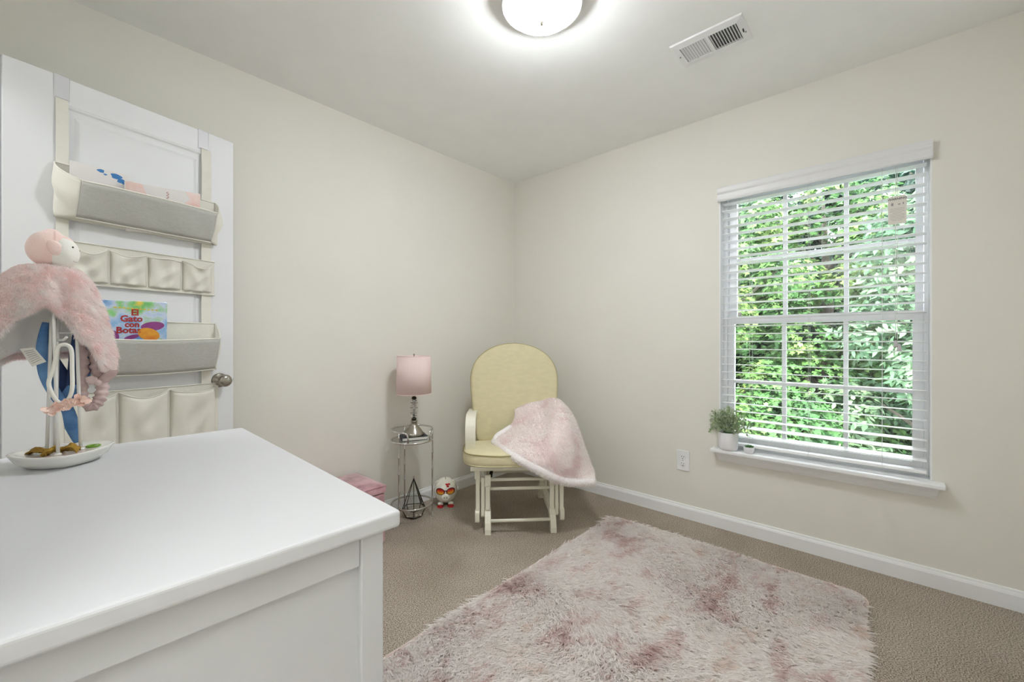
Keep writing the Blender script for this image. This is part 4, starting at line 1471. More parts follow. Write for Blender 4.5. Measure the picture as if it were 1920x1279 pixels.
# ================================================================== OVER-DOOR ORGANISER
org = door_empty('door_organizer')
tag(org, 'cream fabric over-door organizer with grey bins and small pockets', 'door organizer')
for x0, x1 in ((0.115, 0.155), (0.555, 0.595)):
    h_ = MB().box(x0, x1, 0.0005, 0.0022, 1.948, 2.033).box(x0, x1, -0.0365, 0.0022, 2.031, 2.033).box(x0, x1, -0.0385, -0.0365, 1.985, 2.033)
    h_.box(x0 + 0.004, x1 - 0.004, 0.0022, 0.007, 1.951, 1.9535)
    ho = h_.build('over_door_hook', M['hook'], org, bevel=0.0008)
    ho['label'] = 'white metal over-door hook'
for x0, x1 in ((0.119, 0.151), (0.566, 0.604)):
    m_ = MB()
    k = 14
    for i in range(k):
        za, zb = 1.952 - i * (1.952 - 0.60) / k, 1.952 - (i + 1) * (1.952 - 0.60) / k
        oa = 0.004 + 0.006 * math.sin(i * 1.1) ** 2 * (1 if i < 3 else 0.4)
        ob = 0.004 + 0.006 * math.sin((i + 1) * 1.1) ** 2 * (1 if i + 1 < 3 else 0.4)
        da = 0.010 * (i / k) if x0 > 0.3 and i < 3 else 0
        m_.add([(x0, oa, za), (x1, oa, za), (x1, ob, zb), (x0, ob, zb)], [(0, 1, 2, 3)])
    m_.build('strap', M['binding'], org, solid=0.0022)


def edge_tube(pts, r, parent, name='binding', mtl=None):
    MB().tube(pts, r, 6).build(name, mtl or M['binding'], parent, smooth=True)


def bin_(x0, x1, zback, zbot, fx0, fx1, ztop, d_top, d_bot, sag, bow, crumple):
    back = MB().grid(lambda u, v: (x0 + (x1 - x0) * u, 0.008 + 0.002 * math.sin(u * 9), zbot + (zback - zbot) * v), 16, 4)
    bo_ = back.build('back_cloth', M['canvas'], org, solid=0.0018)

    def fp(u, v):
        xa = fx0 + (fx1 - fx0) * u
        y = d_bot + (d_top - d_bot) * v ** 0.8 + bow * math.sin(PI * u) * (0.35 + 0.65 * v) + 0.0015 * math.sin(u * 17 + v * 5)
        z = zbot + 0.004 + (ztop - zbot - 0.004) * v - sag * math.sin(PI * u) * (0.75 + 0.25 * v)
        return (xa + 0.0 * v, y, z)
    fo = MB().grid(fp, 30, 8).build('bin_front', M['grey_canvas'], org, smooth=True, solid=0.0022)
    fo['label'] = 'grey linen bin front'
    edge_tube([fp(u, 1.0) for u in np.linspace(0, 1, 26)], 0.0032, fo)
    edge_tube([fp(u, 0.0) for u in np.linspace(0, 1, 26)], 0.0036, fo)
    edge_tube([(x0 + (x1 - x0) * u, 0.010, zback) for u in np.linspace(0, 1, 16)], 0.0026, bo_)
    for side in (0, 1):
        xb = x0 if side == 0 else x1
        sg = -1 if side == 0 else 1

        def sp_(u, v):
            a = Vector((xb, 0.009, zbot + (zback - zbot) * v))
            b = Vector(fp(float(side), v))
            p = a.lerp(b, u)
            bulge = crumple * math.sin(PI * u) * (0.45 + 0.75 * math.sin(PI * min(1, 0.15 + 0.8 * (1 - v)))) * (1 + 0.35 * math.sin(v * 8 + u * 5))
            p.x += sg * bulge
            p.z -= crumple * 0.25 * math.sin(PI * u)
            return p
        so2 = MB().grid(sp_, 14, 14).build('bin_side', M['canvas'], org, smooth=True, solid=0.0018)
        edge_tube([sp_(u, 1.0) for u in np.linspace(0, 1, 12)], 0.0028, so2)
    MB().grid(lambda u, v: Vector((x0 + 0.012 + (x1 - x0 - 0.024) * u, 0.009, zbot + 0.003)).lerp(Vector(fp(u, 0.0)) + Vector((0, 0, 0.001)), v), 24, 3)\
        .build('bin_base', M['canvas'], org, solid=0.0015)
    edge_tube([(x0 + 0.006 + (x1 - x0 - 0.012) * u, 0.009, zbot) for u in np.linspace(0, 1, 16)], 0.0035, bo_)


bin_(0.115, 0.618, 1.722, 1.532, 0.160, 0.585, 1.655, 0.098, 0.040, 0.002, 0.022, 0.020)
bin_(0.115, 0.618, 1.178, 0.972, 0.140, 0.600, 1.112, 0.092, 0.045, 0.010, 0.016, 0.010)


def pocket_row(x0, x1, zt, zb, edges, ptop, pbot, depth):
    bo_ = MB().box(x0, x1, 0.006, 0.009, zb, zt).build('back_cloth', M['canvas'], org)
    edge_tube([(x0, 0.010, zt), ((x0 + x1) / 2, 0.011, zt), (x1, 0.010, zt)], 0.0026, bo_)
    edge_tube([(x0, 0.011, zb), ((x0 + x1) / 2, 0.012, zb - 0.001), (x1, 0.011, zb)], 0.0036, bo_)
    for i in range(len(edges) - 1):
        a, b = edges[i], edges[i + 1]
        seed = i * 1.7 + zt

        def pk(u, v):
            s_ = math.sin(PI * u)
            y = 0.0105 + depth * (0.30 + 0.70 * v) * (max(0.0, s_) ** 0.55)
            y *= 1 + 0.06 * math.sin(9 * u + seed * 3) * v
            z = pbot + (ptop - pbot) * v - 0.016 * s_ * v * (1 + 0.5 * math.sin(seed * 5)) + 0.004 * math.sin(6 * u + seed) * v
            x = a + 0.003 + (b - a - 0.006) * u + 0.006 * math.sin(v * 4 + seed) * s_
            y += (0.0045 * math.sin(14 * u * (1 - 0.4 * v) + 7 * v + seed * 2) + 0.004 * math.sin(9 * (u - 0.5) * (1.4 - v) - 11 * v + seed * 4)) * s_
            return (x, max(y, 0.0102), z)
        po = MB().grid(pk, 18, 14).build('pocket', M['canvas'], org, smooth=True, solid=0.0014)
        edge_tube([pk(u, 1.0) for u in np.linspace(0, 1, 16)], 0.0022, po, 'hem')


pocket_row(0.115, 0.616, 1.455, 1.306, (0.138, 0.258, 0.373, 0.489, 0.606), 1.438, 1.316, 0.034)
pocket_row(0.115, 0.632, 0.910, 0.640, (0.136, 0.283, 0.445, 0.622), 0.898, 0.655, 0.040)


def in_door(o):
    """Place a top-level thing with the door's frame as its own frame."""
    o.matrix_world = DM
    return o


# books in the organiser
pbk = thing('picture_book', 'blue illustrated children\'s book standing in the lower grey bin', 'book')
in_door(pbk)
BKM = Matrix.Translation((0.300, 0.040, 1.135)) @ rot('X', math.radians(-6)) @ rot('Y', math.radians(-1.5))
bm_ = MB().box(-0.125, 0.125, -0.003, 0.003, -0.115, 0.118, BKM).build('book_cover', M['cover'], pbk, bevel=0.0006)
MB().box(-0.1245, 0.1245, -0.0048, -0.0031, -0.114, 0.117, BKM).build('page_block', M['paper'], pbk)
TXM = BKM @ Matrix(((1, 0, 0, 0), (0, 0, -1, 0), (0, 1, 0, 0), (0, 0, 0, 1)))   # text x->x, y->z, front faces -y
TXM = BKM @ Matrix(((1, 0, 0, 0), (0, 0, 1, 0.0034), (0, 1, 0, 0), (0, 0, 0, 1)))
for body_, tx, tz, sz in (('El', 0.022, 0.064, 0.033), ('Gato', 0.012, 0.040, 0.033), ('con', 0.014, 0.019, 0.030), ('Botas', 0.004, -0.004, 0.033)):
    m0 = BKM @ Matrix(((1, 0, 0, tx), (0, 0, 1, 0.0036), (0, 1, 0, tz), (0, 0, 0, 1)))
    text_mesh('title_lettering', body_, sz, M['letter_red'], bm_, m0, bold=0.0012, sx=1.0)
yl = MB()
for i in range(11):
    yl.box(-0.040 + i * 0.0125, -0.040 + i * 0.0125 + 0.0085, 0.0032, 0.0036, 0.090 - i * 0.0006, 0.0945 - i * 0.0006, BKM)
yl.build('subtitle_print', M['letter_gold'], bm_)


def disc_print(name, cx, cz, rx, rz, ang, material, y=0.0032):
    pts = []
    for i in range(28):
        a = 2 * PI * i / 28
        px, pz = rx * math.cos(a), rz * math.sin(a)
        pts.append((cx + px * math.cos(ang) - pz * math.sin(ang), cz + px * math.sin(ang) + pz * math.cos(ang)))
    return MB().prism(pts, 'y', y, y + 0.0003, BKM).build(name, material, bm_)


disc_print('purple_shape', 0.078, 0.022, 0.038, 0.018, 0.12, M['magenta'], 0.0031)
disc_print('purple_shape', 0.014, -0.020, 0.024, 0.008, 0.3, M['magenta'], 0.0031)
disc_print('orange_shape', 0.066, -0.010, 0.036, 0.024, -0.35, M['orange'], 0.0035)
disc_print('purple_shape', -0.040, -0.016, 0.016, 0.022, 0.2, M['magenta'], 0.0031)

b1 = thing('blush_book', 'glossy white and blush book lying tilted in the upper grey bin', 'book')
in_door(b1)
BM1 = Matrix.Translation((0.418, 0.044, 1.618)) @ rot('Y', math.radians(-6.0)) @ rot('X', math.radians(-14))
c1 = MB().box(-0.125, 0.125, -0.004, 0.004, -0.085, 0.100, BM1).build('book_cover', M['gloss_white'], b1, bevel=0.001)
MB().prism([(-0.124, 0.04), (-0.124, 0.099), (-0.075, 0.099), (-0.060, 0.06), (-0.09, 0.03)], 'y', 0.0041, 0.0044, BM1).build('blush_print', M['blush'], c1)
MB().prism([(0.124, 0.02), (0.124, 0.099), (0.070, 0.099), (0.085, 0.07), (0.065, 0.05), (0.10, 0.02)], 'y', 0.0041, 0.0044, BM1).build('blush_print', M['blush'], c1)
scr = MB()
for k in range(5):
    pts = smooth_path([(0.005 + 0.001 * k, 0.0046, 0.030 + 0.011 * k), (0.012, 0.0046, 0.034 + 0.011 * k), (0.004, 0.0046, 0.038 + 0.011 * k), (0.010, 0.0046, 0.041 + 0.011 * k)], 4)
    scr.tube([BM1 @ p for p in pts], 0.0007, 4)
scr.build('script_print', M['letter_red'], c1)

b2 = thing('blue_print_book', 'white book with blue printed shapes in the upper grey bin', 'book')
in_door(b2)
BM2 = Matrix.Translation((0.245, 0.028, 1.625)) @ rot('X', math.radians(-8))
c2 = MB().box(-0.100, 0.060, -0.003, 0.003, -0.080, 0.108, BM2).build('book_cover', M['gloss_white'], b2, bevel=0.001)
bs = mat('printed_blue', rgb(66, 136, 204), 0.4, var=0.1)
for x_, z_, r_x, a_ in ((-0.020, 0.098, 0.010, 0.5), (-0.008, 0.089, 0.005, 0), (0.022, 0.092, 0.016, -0.3), (0.038, 0.080, 0.014, -0.6), (0.050, 0.072, 0.008, 0.2)):
    pts = [(x_ + r_x * math.cos(a_ + t) * (1 + 0.25 * math.sin(3 * t)), z_ + r_x * 0.6 * math.sin(a_ + t)) for t in np.linspace(0, 2 * PI, 17)[:-1]]
    MB().prism(pts, 'y', 0.0031, 0.0034, BM2).build('blue_print', bs, c2)

# ================================================================== HEADBAND STAND WITH ITS HANGING THINGS
SX, SY, SZ = -2.635, -1.088, 0.840
hs = thing('headband_stand', 'white accessory stand of slim rods rising from a pointed glazed dish', 'stand', (SX, SY, SZ))


def dish_pt(r, a, z):
    c, s_ = math.cos(a), math.sin(a)
    k = 1.0 / ((abs(c) ** 1.55 + abs(s_) ** 1.55) ** (1 / 1.55)) if r > 0 else 1
    return (r * 0.079 * c * k, r * 0.076 * s_ * k, z)


dprof = [(0.0, 0.0005), (0.62, 0.0005), (0.70, 0.003), (0.86, 0.013), (0.97, 0.024), (1.0, 0.0285), (0.985, 0.030), (0.95, 0.0275), (0.84, 0.0215), (0.6, 0.0195), (0.0, 0.019)]
vs, fs = [], []
n = 64
for r, z in dprof:
    for j in range(n):
        lift = 0.004 * abs(math.cos(2 * PI * j / n)) ** 3 if z > 0.02 and r > 0.8 else 0
        x, y, zz = dish_pt(r, 2 * PI * j / n + 0.001, z + lift)
        vs.append((x, y, zz))
for i in range(len(dprof) - 1):
    for j in range(n):
        fs.append((i * n + j, i * n + (j + 1) % n, (i + 1) * n + (j + 1) % n, (i + 1) * n + j))
MB().add(vs, fs).build('dish', M['dish'], hs, smooth=True)
gl_ = []
m_ = MB()
vs, fs = [(0, 0, 0.0205)], []
for i, r in enumerate((0.4, 0.7, 0.86)):
    for j in range(n):
        x, y, zz = dish_pt(r, 2 * PI * j / n, 0.0205 + (0.0025 if r > 0.8 else 0))
        vs.append((x, y, zz))
for j in range(n):
    fs.append((0, 1 + j, 1 + (j + 1) % n))
for i in range(2):
    for j in range(n):
        fs.append((1 + i * n + j, 1 + i * n + (j + 1) % n, 1 + (i + 1) * n + (j + 1) % n, 1 + (i + 1) * n + j))
gz = m_.add(vs, fs).build('inner_glaze', M['dish_in'], hs, smooth=True)
gz['label'] = 'pale pink glazed inside of the dish'
rods = [((-0.024, 0.066), (-0.016, 0.046, 0.372)), ((-0.008, -0.004), (-0.016, 0.022, 0.400)), ((0.026, 0.022), (0.018, 0.036, 0.385)), ((-0.012, 0.045), (-0.006, 0.055, 0.380))]
for (bx, by), (tx, ty, tz) in rods:
    by = min(by, 0.050)
    MB().tube([(bx, by, 0.021), (tx, ty, tz)], 0.0032, 10).build('rod', M['rod'], hs, smooth=True)
    MB().lathe([(0.007, 0.0205), (0.006, 0.023), (0.0034, 0.0245)], 16, Matrix.Translation((bx, by, 0))).build('rod_foot', M['rod'], hs, smooth=True)
MB().ball((-0.006, 0.036, 0.392), 0.020, 0.018, 0.010, 18, 10).build('stand_top', M['rod'], hs, smooth=True)
# arms the bands hang on
MB().tube([(-0.006, 0.046, 0.278), (0.025, 0.054, 0.280), (0.046, 0.060, 0.284)], 0.0024, 8).build('hook_arm', M['rod'], hs, smooth=True)
MB().tube([(-0.012, 0.022, 0.262), (0.000, 0.002, 0.262), (0.004, -0.012, 0.268)], 0.0024, 8).build('hook_arm', M['rod'], hs, smooth=True)

# blue knotted headband
bh = thing('blue_headband', 'blue soft cotton headband hanging inside the white stand', 'headband', (SX, SY, SZ))
for pts, wd, mt in (
    ([(-0.026, 0.052, 0.300), (-0.031, 0.060, 0.250), (-0.027, 0.060, 0.190), (-0.010, 0.052, 0.140), (0.006, 0.046, 0.110), (0.014, 0.044, 0.070), (0.022, 0.042, 0.034)], (0.005, 0.009, 0.010, 0.010, 0.010, 0.012, 0.006), M['blue_cloth']),
    ([(0.032, 0.056, 0.300), (0.038, 0.066, 0.230), (0.030, 0.068, 0.180), (0.010, 0.062, 0.140), (0.002, 0.056, 0.110)], (0.006, 0.012, 0.013, 0.013, 0.009), M['blue_cloth']),
    ([(-0.014, 0.066, 0.310), (-0.020, 0.070, 0.240), (0.000, 0.070, 0.180), (0.012, 0.068, 0.140), (0.020, 0.060, 0.230), (0.022, 0.060, 0.300)], (0.005, 0.009, 0.012, 0.012, 0.011, 0.005), M['navy_cloth'])):
    sp2 = smooth_path(pts, 5)
    rr = [wd[min(int(i / 5), len(wd) - 1)] * (1 - (i % 5) / 5) + wd[min(int(i / 5) + 1, len(wd) - 1)] * ((i % 5) / 5) for i in range(len(sp2))]
    MB().tube(sp2, rr, 12, flat=0.0032, up=(0, 1, 0.05)).build('band', mt, bh, smooth=True)

# white headband with chiffon flower
wh = thing('white_headband', 'thin white headband with peach flower looped over a stand rod', 'headband', (SX, SY, SZ))
loop = smooth_path([(-0.006, -0.012, 0.250), (0.004, -0.016, 0.252), (0.011, -0.018, 0.240), (0.012, -0.020, 0.200), (0.012, -0.022, 0.160), (0.006, -0.024, 0.138),
                    (-0.006, -0.024, 0.132), (-0.016, -0.020, 0.150), (-0.021, -0.016, 0.175), (-0.014, -0.014, 0.205), (-0.010, -0.012, 0.238)], 5, closed=True)
MB().tube(loop, 0.0038, 8, closed=True).build('band', M['white_cloth'], wh, smooth=True)
fl = MB()
rp = random.Random(9)
for i in range(70):
    t = rp.random()
    cx = -0.020 + 0.048 * t; cz = 0.121 + 0.016 * t + rp.uniform(-0.004, 0.004)
    a = rp.random() * 2 * PI
    L = 0.010 + 0.006 * rp.random()
    d = Vector((math.cos(a), -0.35 - 0.3 * rp.random(), math.sin(a) * 0.62)).normalized()
    s_ = d.cross(Vector((rp.random() - 0.5, 1, rp.random() - 0.5))).normalized() * L * 0.45
    c0 = Vector((cx, -0.030, cz)); n_ = Vector((0, -0.003, 0))
    fl.add([c0, c0 + d * L * 0.5 - s_ + n_, c0 + d * L * 0.8 - s_ * 0.8, c0 + d * L * 1.05, c0 + d * L * 0.8 + s_ * 0.8, c0 + d * L * 0.5 + s_ + n_], [(0, 1, 2, 3), (0, 3, 4, 5)])
fl.build('chiffon_flower', M['peach'], wh)

# mauve gathered bow scrunchie band
mh = thing('mauve_headband', 'mauve gathered headband with knotted bow hanging on the stand', 'headband', (SX, SY, SZ))
path = smooth_path([(0.030, 0.056, 0.290), (0.040, 0.062, 0.272), (0.046, 0.064, 0.245), (0.048, 0.062, 0.215), (0.056, 0.056, 0.185), (0.062, 0.050, 0.155), (0.056, 0.044, 0.125),
                    (0.043, 0.040, 0.112), (0.032, 0.042, 0.130), (0.030, 0.050, 0.165), (0.032, 0.056, 0.210), (0.028, 0.056, 0.260)], 8, closed=True)
rad = [0.0085 + 0.0022 * math.sin(i * 1.9) + (0.003 if 26 < i < 60 else 0) for i in range(len(path))]
MB().tube(path, rad, 12, closed=True).build('gathered_band', M['mauve'], mh, smooth=True)
for a, b in (((0.054, 0.038, 0.165), (0.086, 0.030, 0.192)), ((0.054, 0.038, 0.165), (0.034, 0.030, 0.178))):
    a, b = Vector(a), Vector(b)
    MB().tube([a, a.lerp(b, 0.35), a.lerp(b, 0.75), b], [0.003, 0.010, 0.009, 0.0015], 10, flat=0.003, up=(0, 1, 0)).build('bow_ear', M['mauve'], mh, smooth=True)
MB().ball((0.054, 0.038, 0.165), 0.008, 0.007, 0.008, 12, 8).build('knot', M['mauve'], mh, smooth=True)

# mustard bow band and green elastic lying in the dish
yb_ = thing('mustard_hair_bow', 'mustard yellow crumpled hair bow lying in the dish', 'hair bow', (SX, SY, SZ))
for k, (x0_, y0_, x1_, y1_) in enumerate(((-0.050, 0.032, -0.022, 0.010), (-0.030, -0.006, 0.000, 0.018), (-0.004, 0.016, 0.022, -0.004))):
    mb_ = MB().grid(lambda u, v: (x0_ + (x1_ - x0_) * u + 0.008 * (v - 0.5), y0_ + (y1_ - y0_) * u + 0.030 * (v - 0.5) * (0.3 + u), 0.024 + 0.012 * math.sin(PI * u) * (0.6 + 0.4 * math.sin(7 * v + k)) + 0.003 * math.sin(18 * v + 9 * u)), 12, 10)
    mb_.build('bow_loop', M['mustard'], yb_, smooth=True, solid=-0.0015)
ge = thing('green_hair_elastic', 'small bright green hair elastic in the dish', 'hair elastic', (SX, SY, SZ))
MB().tube([(0.046 + 0.011 * math.cos(t), 0.026 + 0.011 * math.sin(t), 0.0245) for t in np.linspace(0, 2 * PI, 25)[:-1]], 0.0022, 8, closed=True).build('elastic', M['green'], ge, smooth=True)

# plush comforter draped on the stand
CXp, CYp, CZp = -2.6497, -1.0254, 1.262
pl = thing('plush_comforter', 'pink plush animal comforter with furry cape draped on the stand', 'plush toy', (CXp, CYp, CZp))
hem_keys = [(-180, 0.125, 0.215), (-150, 0.108, 0.180), (-125, 0.082, 0.100), (-100, 0.062, 0.082), (-75, 0.058, 0.105), (-50, 0.068, 0.155), (-25, 0.088, 0.212), (-8, 0.092, 0.226), (12, 0.094, 0.185),
            (45, 0.075, 0.19), (90, 0.070, 0.185), (125, 0.095, 0.190), (155, 0.120, 0.225), (180, 0.125, 0.215)]


def hem_at(deg):
    for i in range(len(hem_keys) - 1):
        a, b = hem_keys[i], hem_keys[i + 1]
        if a[0] <= deg <= b[0]:
            t = (deg - a[0]) / (b[0] - a[0]); t = t * t * (3 - 2 * t)
            return a[1] + (b[1] - a[1]) * t, a[2] + (b[2] - a[2]) * t
    return 0.1, 0.2


def cape_pt(u, v):
    deg = -180 + 360 * u
    R_, D_ = hem_at(deg)
    a = math.radians(deg)
    r = 0.020 + (R_ - 0.020) * (v ** 0.52)
    z = -D_ * (v ** 1.45) + 0.004 * math.sin(a * 3) * v
    r *= 1 + 0.07 * math.sin(a * 7 + 1.0) * v
    return Vector((r * math.cos(a), r * math.sin(a), z))


NA, NR = 96, 24
vs = [cape_pt(i / NA, j / NR) for i in range(NA) for j in range(NR + 1)]
fs = [(i * (NR + 1) + j, ((i + 1) % NA) * (NR + 1) + j, ((i + 1) % NA) * (NR + 1) + j + 1, i * (NR + 1) + j + 1) for i in range(NA) for j in range(NR)]
cm_ = MB().add(vs, fs)
cm_.build('cape', M['fur_pink'], pl, smooth=True)
inner = [v_ * 0.965 + Vector((0, 0, -0.003)) for v_ in vs]
MB().add(inner, fs).build('cape_lining', M['plush_white'], pl, smooth=True)
P_, N_ = sample_mesh(vs, fs, 42000)
sg = np.sign((N_ * np.stack([P_[:, 0], P_[:, 1], np.full(len(P_), 0.06)], 1)).sum(1)); N_ *= sg[:, None]
rc = np.random.default_rng(33)
clump = np.stack([np.sin(P_[:, 0] * 260 + P_[:, 2] * 200), np.sin(P_[:, 1] * 240 + P_[:, 2] * 130), np.cos(P_[:, 2] * 230 + P_[:, 0] * 90)], 1)
stuff(strands('fur', P_, N_ + 0.5 * clump + rc.normal(0, 0.3, P_.shape), np.tile([0, 0, -0.9], (len(P_), 1)), 0.008 + 0.006 * rc.random(len(P_)), 0.0011, M['cape_pile'], pl, rc))
# fringe on the hem
ne = 14000
uu = rc.random(ne)
HP = np.array([tuple(cape_pt(u, 1.0)) for u in uu]); HQ = np.array([tuple(cape_pt(u, 0.93)) for u in uu])
stuff(strands('hem_fur', HP, (HP - HQ) * 60 + rc.normal(0, 0.35, HP.shape), np.tile([0, 0, -0.5], (ne, 1)), 0.009 + 0.008 * rc.random(ne), 0.0011, M['cape_pile'], pl, rc))
# head, hood, face, ears
hd = MB().ball((-0.006, 0, 0.040), 0.035, 0.036, 0.040, 32, 20, rot('Y', 0.25))
ho_ = hd.build('head', M['plush_pink'], pl, smooth=True)
MB().ball((0.013, -0.005, 0.033), 0.028, 0.033, 0.035, 28, 18).build('face', M['plush_white'], pl, smooth=True)
MB().ball((0.018, -0.002, 0.060), 0.016, 0.020, 0.010, 18, 10, rot('Y', 0.5)).build('forehead_tuft', M['plush_pink'], pl, smooth=True)
MB().ball((-0.004, 0.004, 0.072), 0.016, 0.018, 0.012, 18, 10, rot('Y', -0.3)).build('forehead_tuft', M['plush_pink'], pl, smooth=True)
MB().ball((0.002, -0.034, 0.038), 0.012, 0.006, 0.017, 16, 10, rot('Y', -0.4)).build('ear', M['plush_pink'], pl, smooth=True)
MB().ball((0.002, 0.034, 0.038), 0.012, 0.006, 0.017, 16, 10, rot('Y', -0.4)).build('ear', M['plush_pink'], pl, smooth=True)
MB().ball((0.029, -0.0305, 0.044), 0.0016, 0.0016, 0.0020, 8, 6).build('eye', M['dark'], pl)
MB().ball((0.040, 0.004, 0.043), 0.0014, 0.0014, 0.0018, 8, 6).build('eye', M['dark'], pl)
MB().tube([(0.030, -0.0275, 0.014), (0.0335, -0.021, 0.0125), (0.036, -0.013, 0.015)], 0.0006, 5).build('mouth_stitch', M['mauve'], pl)
seam = [Vector((-0.002 + 0.0365 * math.sin(0.15), -0.0365 * math.cos(t), 0.040 + 0.0405 * math.sin(t))) for t in np.linspace(-0.3, 1.9, 16)]
MB().tube(seam, 0.0008, 5).build('seam', M['plush_pink'], pl)
# printed care tag hanging from the hem on the left
MB().add([(-0.047, -0.030, -0.178), (-0.027, -0.034, -0.176), (-0.010, -0.034, -0.206), (-0.030, -0.030, -0.216)], [(0, 1, 2, 3)]).build('care_tag', M['paper'], pl, solid=0.0006)
ct = MB()
for i in range(7):
    t = 0.15 + i * 0.11
    a = Vector((-0.047, -0.030, -0.178)).lerp(Vector((-0.030, -0.030, -0.216)), t) + Vector((0.004, -0.0012, 0))
    b = Vector((-0.027, -0.034, -0.176)).lerp(Vector((-0.010, -0.034, -0.206)), t) + Vector((-0.004, -0.0012, 0))
    ct.tube([a, b], 0.0004, 4)
ct.build('care_print', M['grey_ink'], pl)

# ================================================================== OUTSIDE
struct(MB().box(0.3, 26, -22, 18, -3.1, -3.0).build('ground', M['lawn']), 'green ground below the window')

MAPLE = np.array([(0, 0), (0.30, 0.06), (0.22, 0.30), (0.52, 0.42), (0.28, 0.60), (0.12, 0.62), (0.0, 1.0), (-0.12, 0.62), (-0.28, 0.60), (-0.52, 0.42), (-0.22, 0.30), (-0.30, 0.06)])
MAPLE_F = np.array([(0, 1, 2), (0, 2, 4), (2, 3, 4), (0, 4, 5), (0, 5, 7), (5, 6, 7), (0, 7, 8), (0, 8, 10), (8, 9, 10), (0, 10, 11)])
LANCE = np.array([(0, 0), (0.16, 0.25), (0.18, 0.5), (0.0, 1.0), (-0.18, 0.5), (-0.16, 0.25)])
LANCE_F = np.array([(0, 1, 5), (1, 2, 4), (1, 4, 5), (2, 3, 4)])


def foliage(parent, clumps, n, size, shape, faces, material, seed):
    r = np.random.default_rng(seed)
    clumps = np.array(clumps)
    vol = clumps[:, 3] ** 2
    k = r.choice(len(clumps), n, p=vol / vol.sum())
    d = r.normal(size=(n, 3)); d /= np.linalg.norm(d, axis=1, keepdims=True)
    # the sides facing the house carry the leaves one can see
    d[:, 0] = np.where(r.random(n) < 0.7, -np.abs(d[:, 0]), d[:, 0])
    rad = clumps[k, 3] * (0.72 + 0.34 * r.random(n))
    P = clumps[k, :3] + d * rad[:, None] * np.array([0.8, 1, 0.9])
    nrm = d * 0.6 + np.array([-0.15, 0, 0.75]) + r.normal(0, 0.35, (n, 3))
    nrm /= np.linalg.norm(nrm, axis=1, keepdims=True)
    t = np.cross(nrm, r.normal(size=(n, 3))) + np.array([-0.2, 0, -0.35]); t -= nrm * (t * nrm).sum(1, keepdims=True)
    t /= np.linalg.norm(t, axis=1, keepdims=True)
    b = np.cross(nrm, t)
    s = size * (0.6 + 0.7 * r.random(n))
    q = shape
    V = P[:, None, :] + (b[:, None, :] * q[None, :, 0:1] + t[:, None, :] * q[None, :, 1:2]) * s[:, None, None]
    V = V + nrm[:, None, :] * (-(np.abs(q[None, :, 0:1]) ** 1.5) * 0.25 * s[:, None, None])
    m = len(q)
    F_ = (np.arange(n) * m)[:, None, None] + faces[None]
    return stuff(np_mesh('foliage', V.reshape(-1, 3), F_.reshape(-1, 3), material, parent, np.repeat(r.random(n), m)))


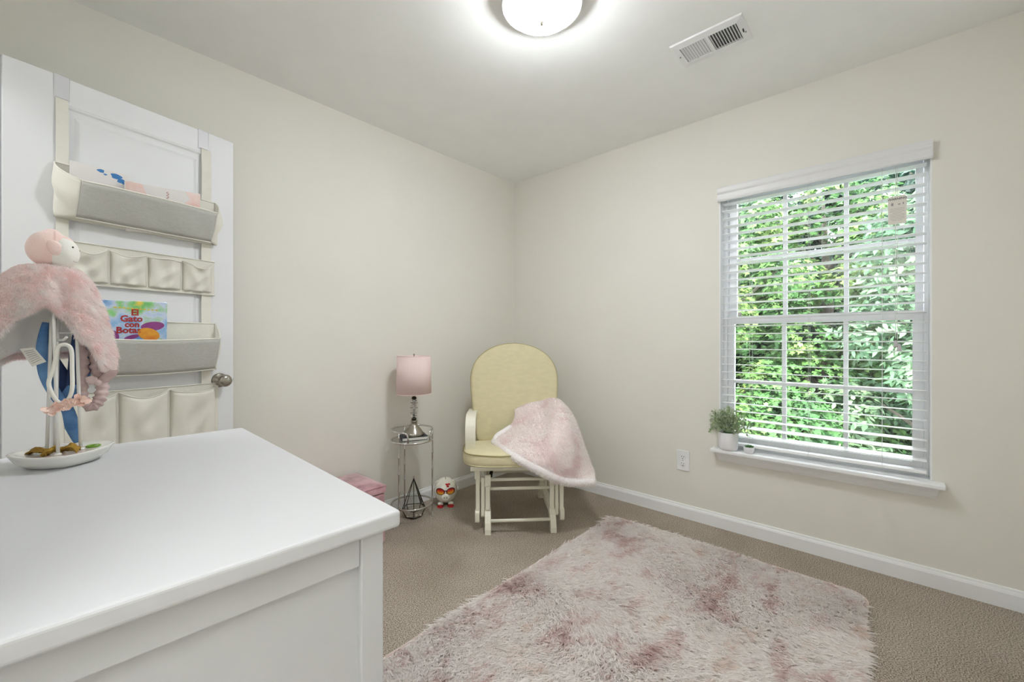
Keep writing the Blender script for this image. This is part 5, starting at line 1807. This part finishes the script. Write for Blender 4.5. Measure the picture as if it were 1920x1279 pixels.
def tree(x, y, ztop, rx, ry, kind, seed, label, nclump=46, n=11000, size=0.10):
    r = random.Random(seed)
    t = thing('leafy_tree', label, 'tree', (x, y, -3.0))
    h = ztop + 3.0
    MB().tube([(0.3, 0, 0), (0.22, 0.05, h * 0.35), (0.15, -0.05, h * 0.7), (0.1, 0, h * 0.92)], [0.14, 0.11, 0.07, 0.02], 10).build('trunk', M['bark'], t, smooth=True)
    cl_ = []
    for i in range(nclump):
        z = h * (0.16 + 0.80 * (i + r.random()) / nclump)
        taper = 1.0 - 0.45 * max(0.0, (z / h - 0.6) / 0.4)
        a = r.uniform(0.45 * PI, 1.55 * PI) if r.random() < 0.8 else r.uniform(0, 2 * PI)
        q = r.uniform(0.55, 1.0) * taper
        c = (rx * q * math.cos(a) + 0.2, ry * q * math.sin(a), z, r.uniform(0.28, 0.55) * taper)
        cl_.append(c)
        if i % 3 == 0:
            zb = max(z - 0.6, 0.3)
            MB().tube([(0.2, 0, zb), (c[0] * 0.5 + 0.1, c[1] * 0.5, (z + zb) / 2 + 0.05), (c[0] * 0.9, c[1] * 0.9, z)], [0.035, 0.02, 0.008], 6).build('branch', M['bark'], t)
    sh_, fc_, m_ = {'maple': (MAPLE, MAPLE_F, M['leaf_a']), 'shade': (MAPLE, MAPLE_F, M['leaf_b']), 'lance': (LANCE, LANCE_F, M['leaf_c'])}[kind]
    foliage(t, cl_, n, size * (1.6 if kind == 'lance' else 1.0), sh_, fc_, m_, seed)
    return t


tree(3.6, -0.55, 3.2, 1.1, 1.25, 'maple', 1, 'bright green maple-leaved tree outside the left part of the window', n=18000, size=0.085)
tree(3.9, -2.85, 2.9, 1.0, 1.15, 'lance', 2, 'pale long-leaved tree outside the right part of the window', n=13000, size=0.072)
tree(4.7, -1.65, 3.6, 1.0, 1.2, 'maple', 3, 'yellow-green leafy tree behind the middle window panes', nclump=75, n=22000, size=0.09)
tree(5.8, 0.5, 4.3, 1.4, 1.7, 'shade', 4, 'dark green leafy tree behind the bright one, outside on the left', nclump=70, n=18000, size=0.115)
tree(6.0, -3.1, 4.2, 1.4, 1.8, 'shade', 5, 'dark green leafy tree behind the pale one, outside on the right', nclump=70, n=18000, size=0.115)
tree(5.2, -5.2, 3.6, 1.4, 1.7, 'maple', 6, 'green leafy tree far to the right outside the window', n=8000, size=0.12)
tree(5.2, 2.9, 3.6, 1.4, 1.7, 'maple', 7, 'green leafy tree far to the left outside the window', n=8000, size=0.12)
for i, y in enumerate((-7.0, -4.4, -1.9, 0.8, 3.6, 6.4)):
    tree(8.6, y, 5.4, 1.5, 1.9, 'shade', 20 + i, ['dark leafy tree at the far right end of the back row', 'dark leafy tree second from right in the back row', 'dark leafy tree third from right in the back row',
                                                'dark leafy tree third from left in the back row', 'dark leafy tree second from left in the back row', 'dark leafy tree at the far left end of the back row'][i], nclump=100, n=16000, size=0.24)
# low shrubs below the window
for i, (x, y, zt_) in enumerate(((2.3, -1.25, -0.35), (2.4, -2.9, -0.45), (2.5, 0.45, -0.2))):
    tree(x, y, zt_, 0.7, 0.8, 'shade', 40 + i, ['low dark shrub seen through the bottom middle panes', 'low dark shrub seen through the bottom right panes', 'low dark shrub seen through the bottom left panes'][i], nclump=26, n=6000, size=0.11)
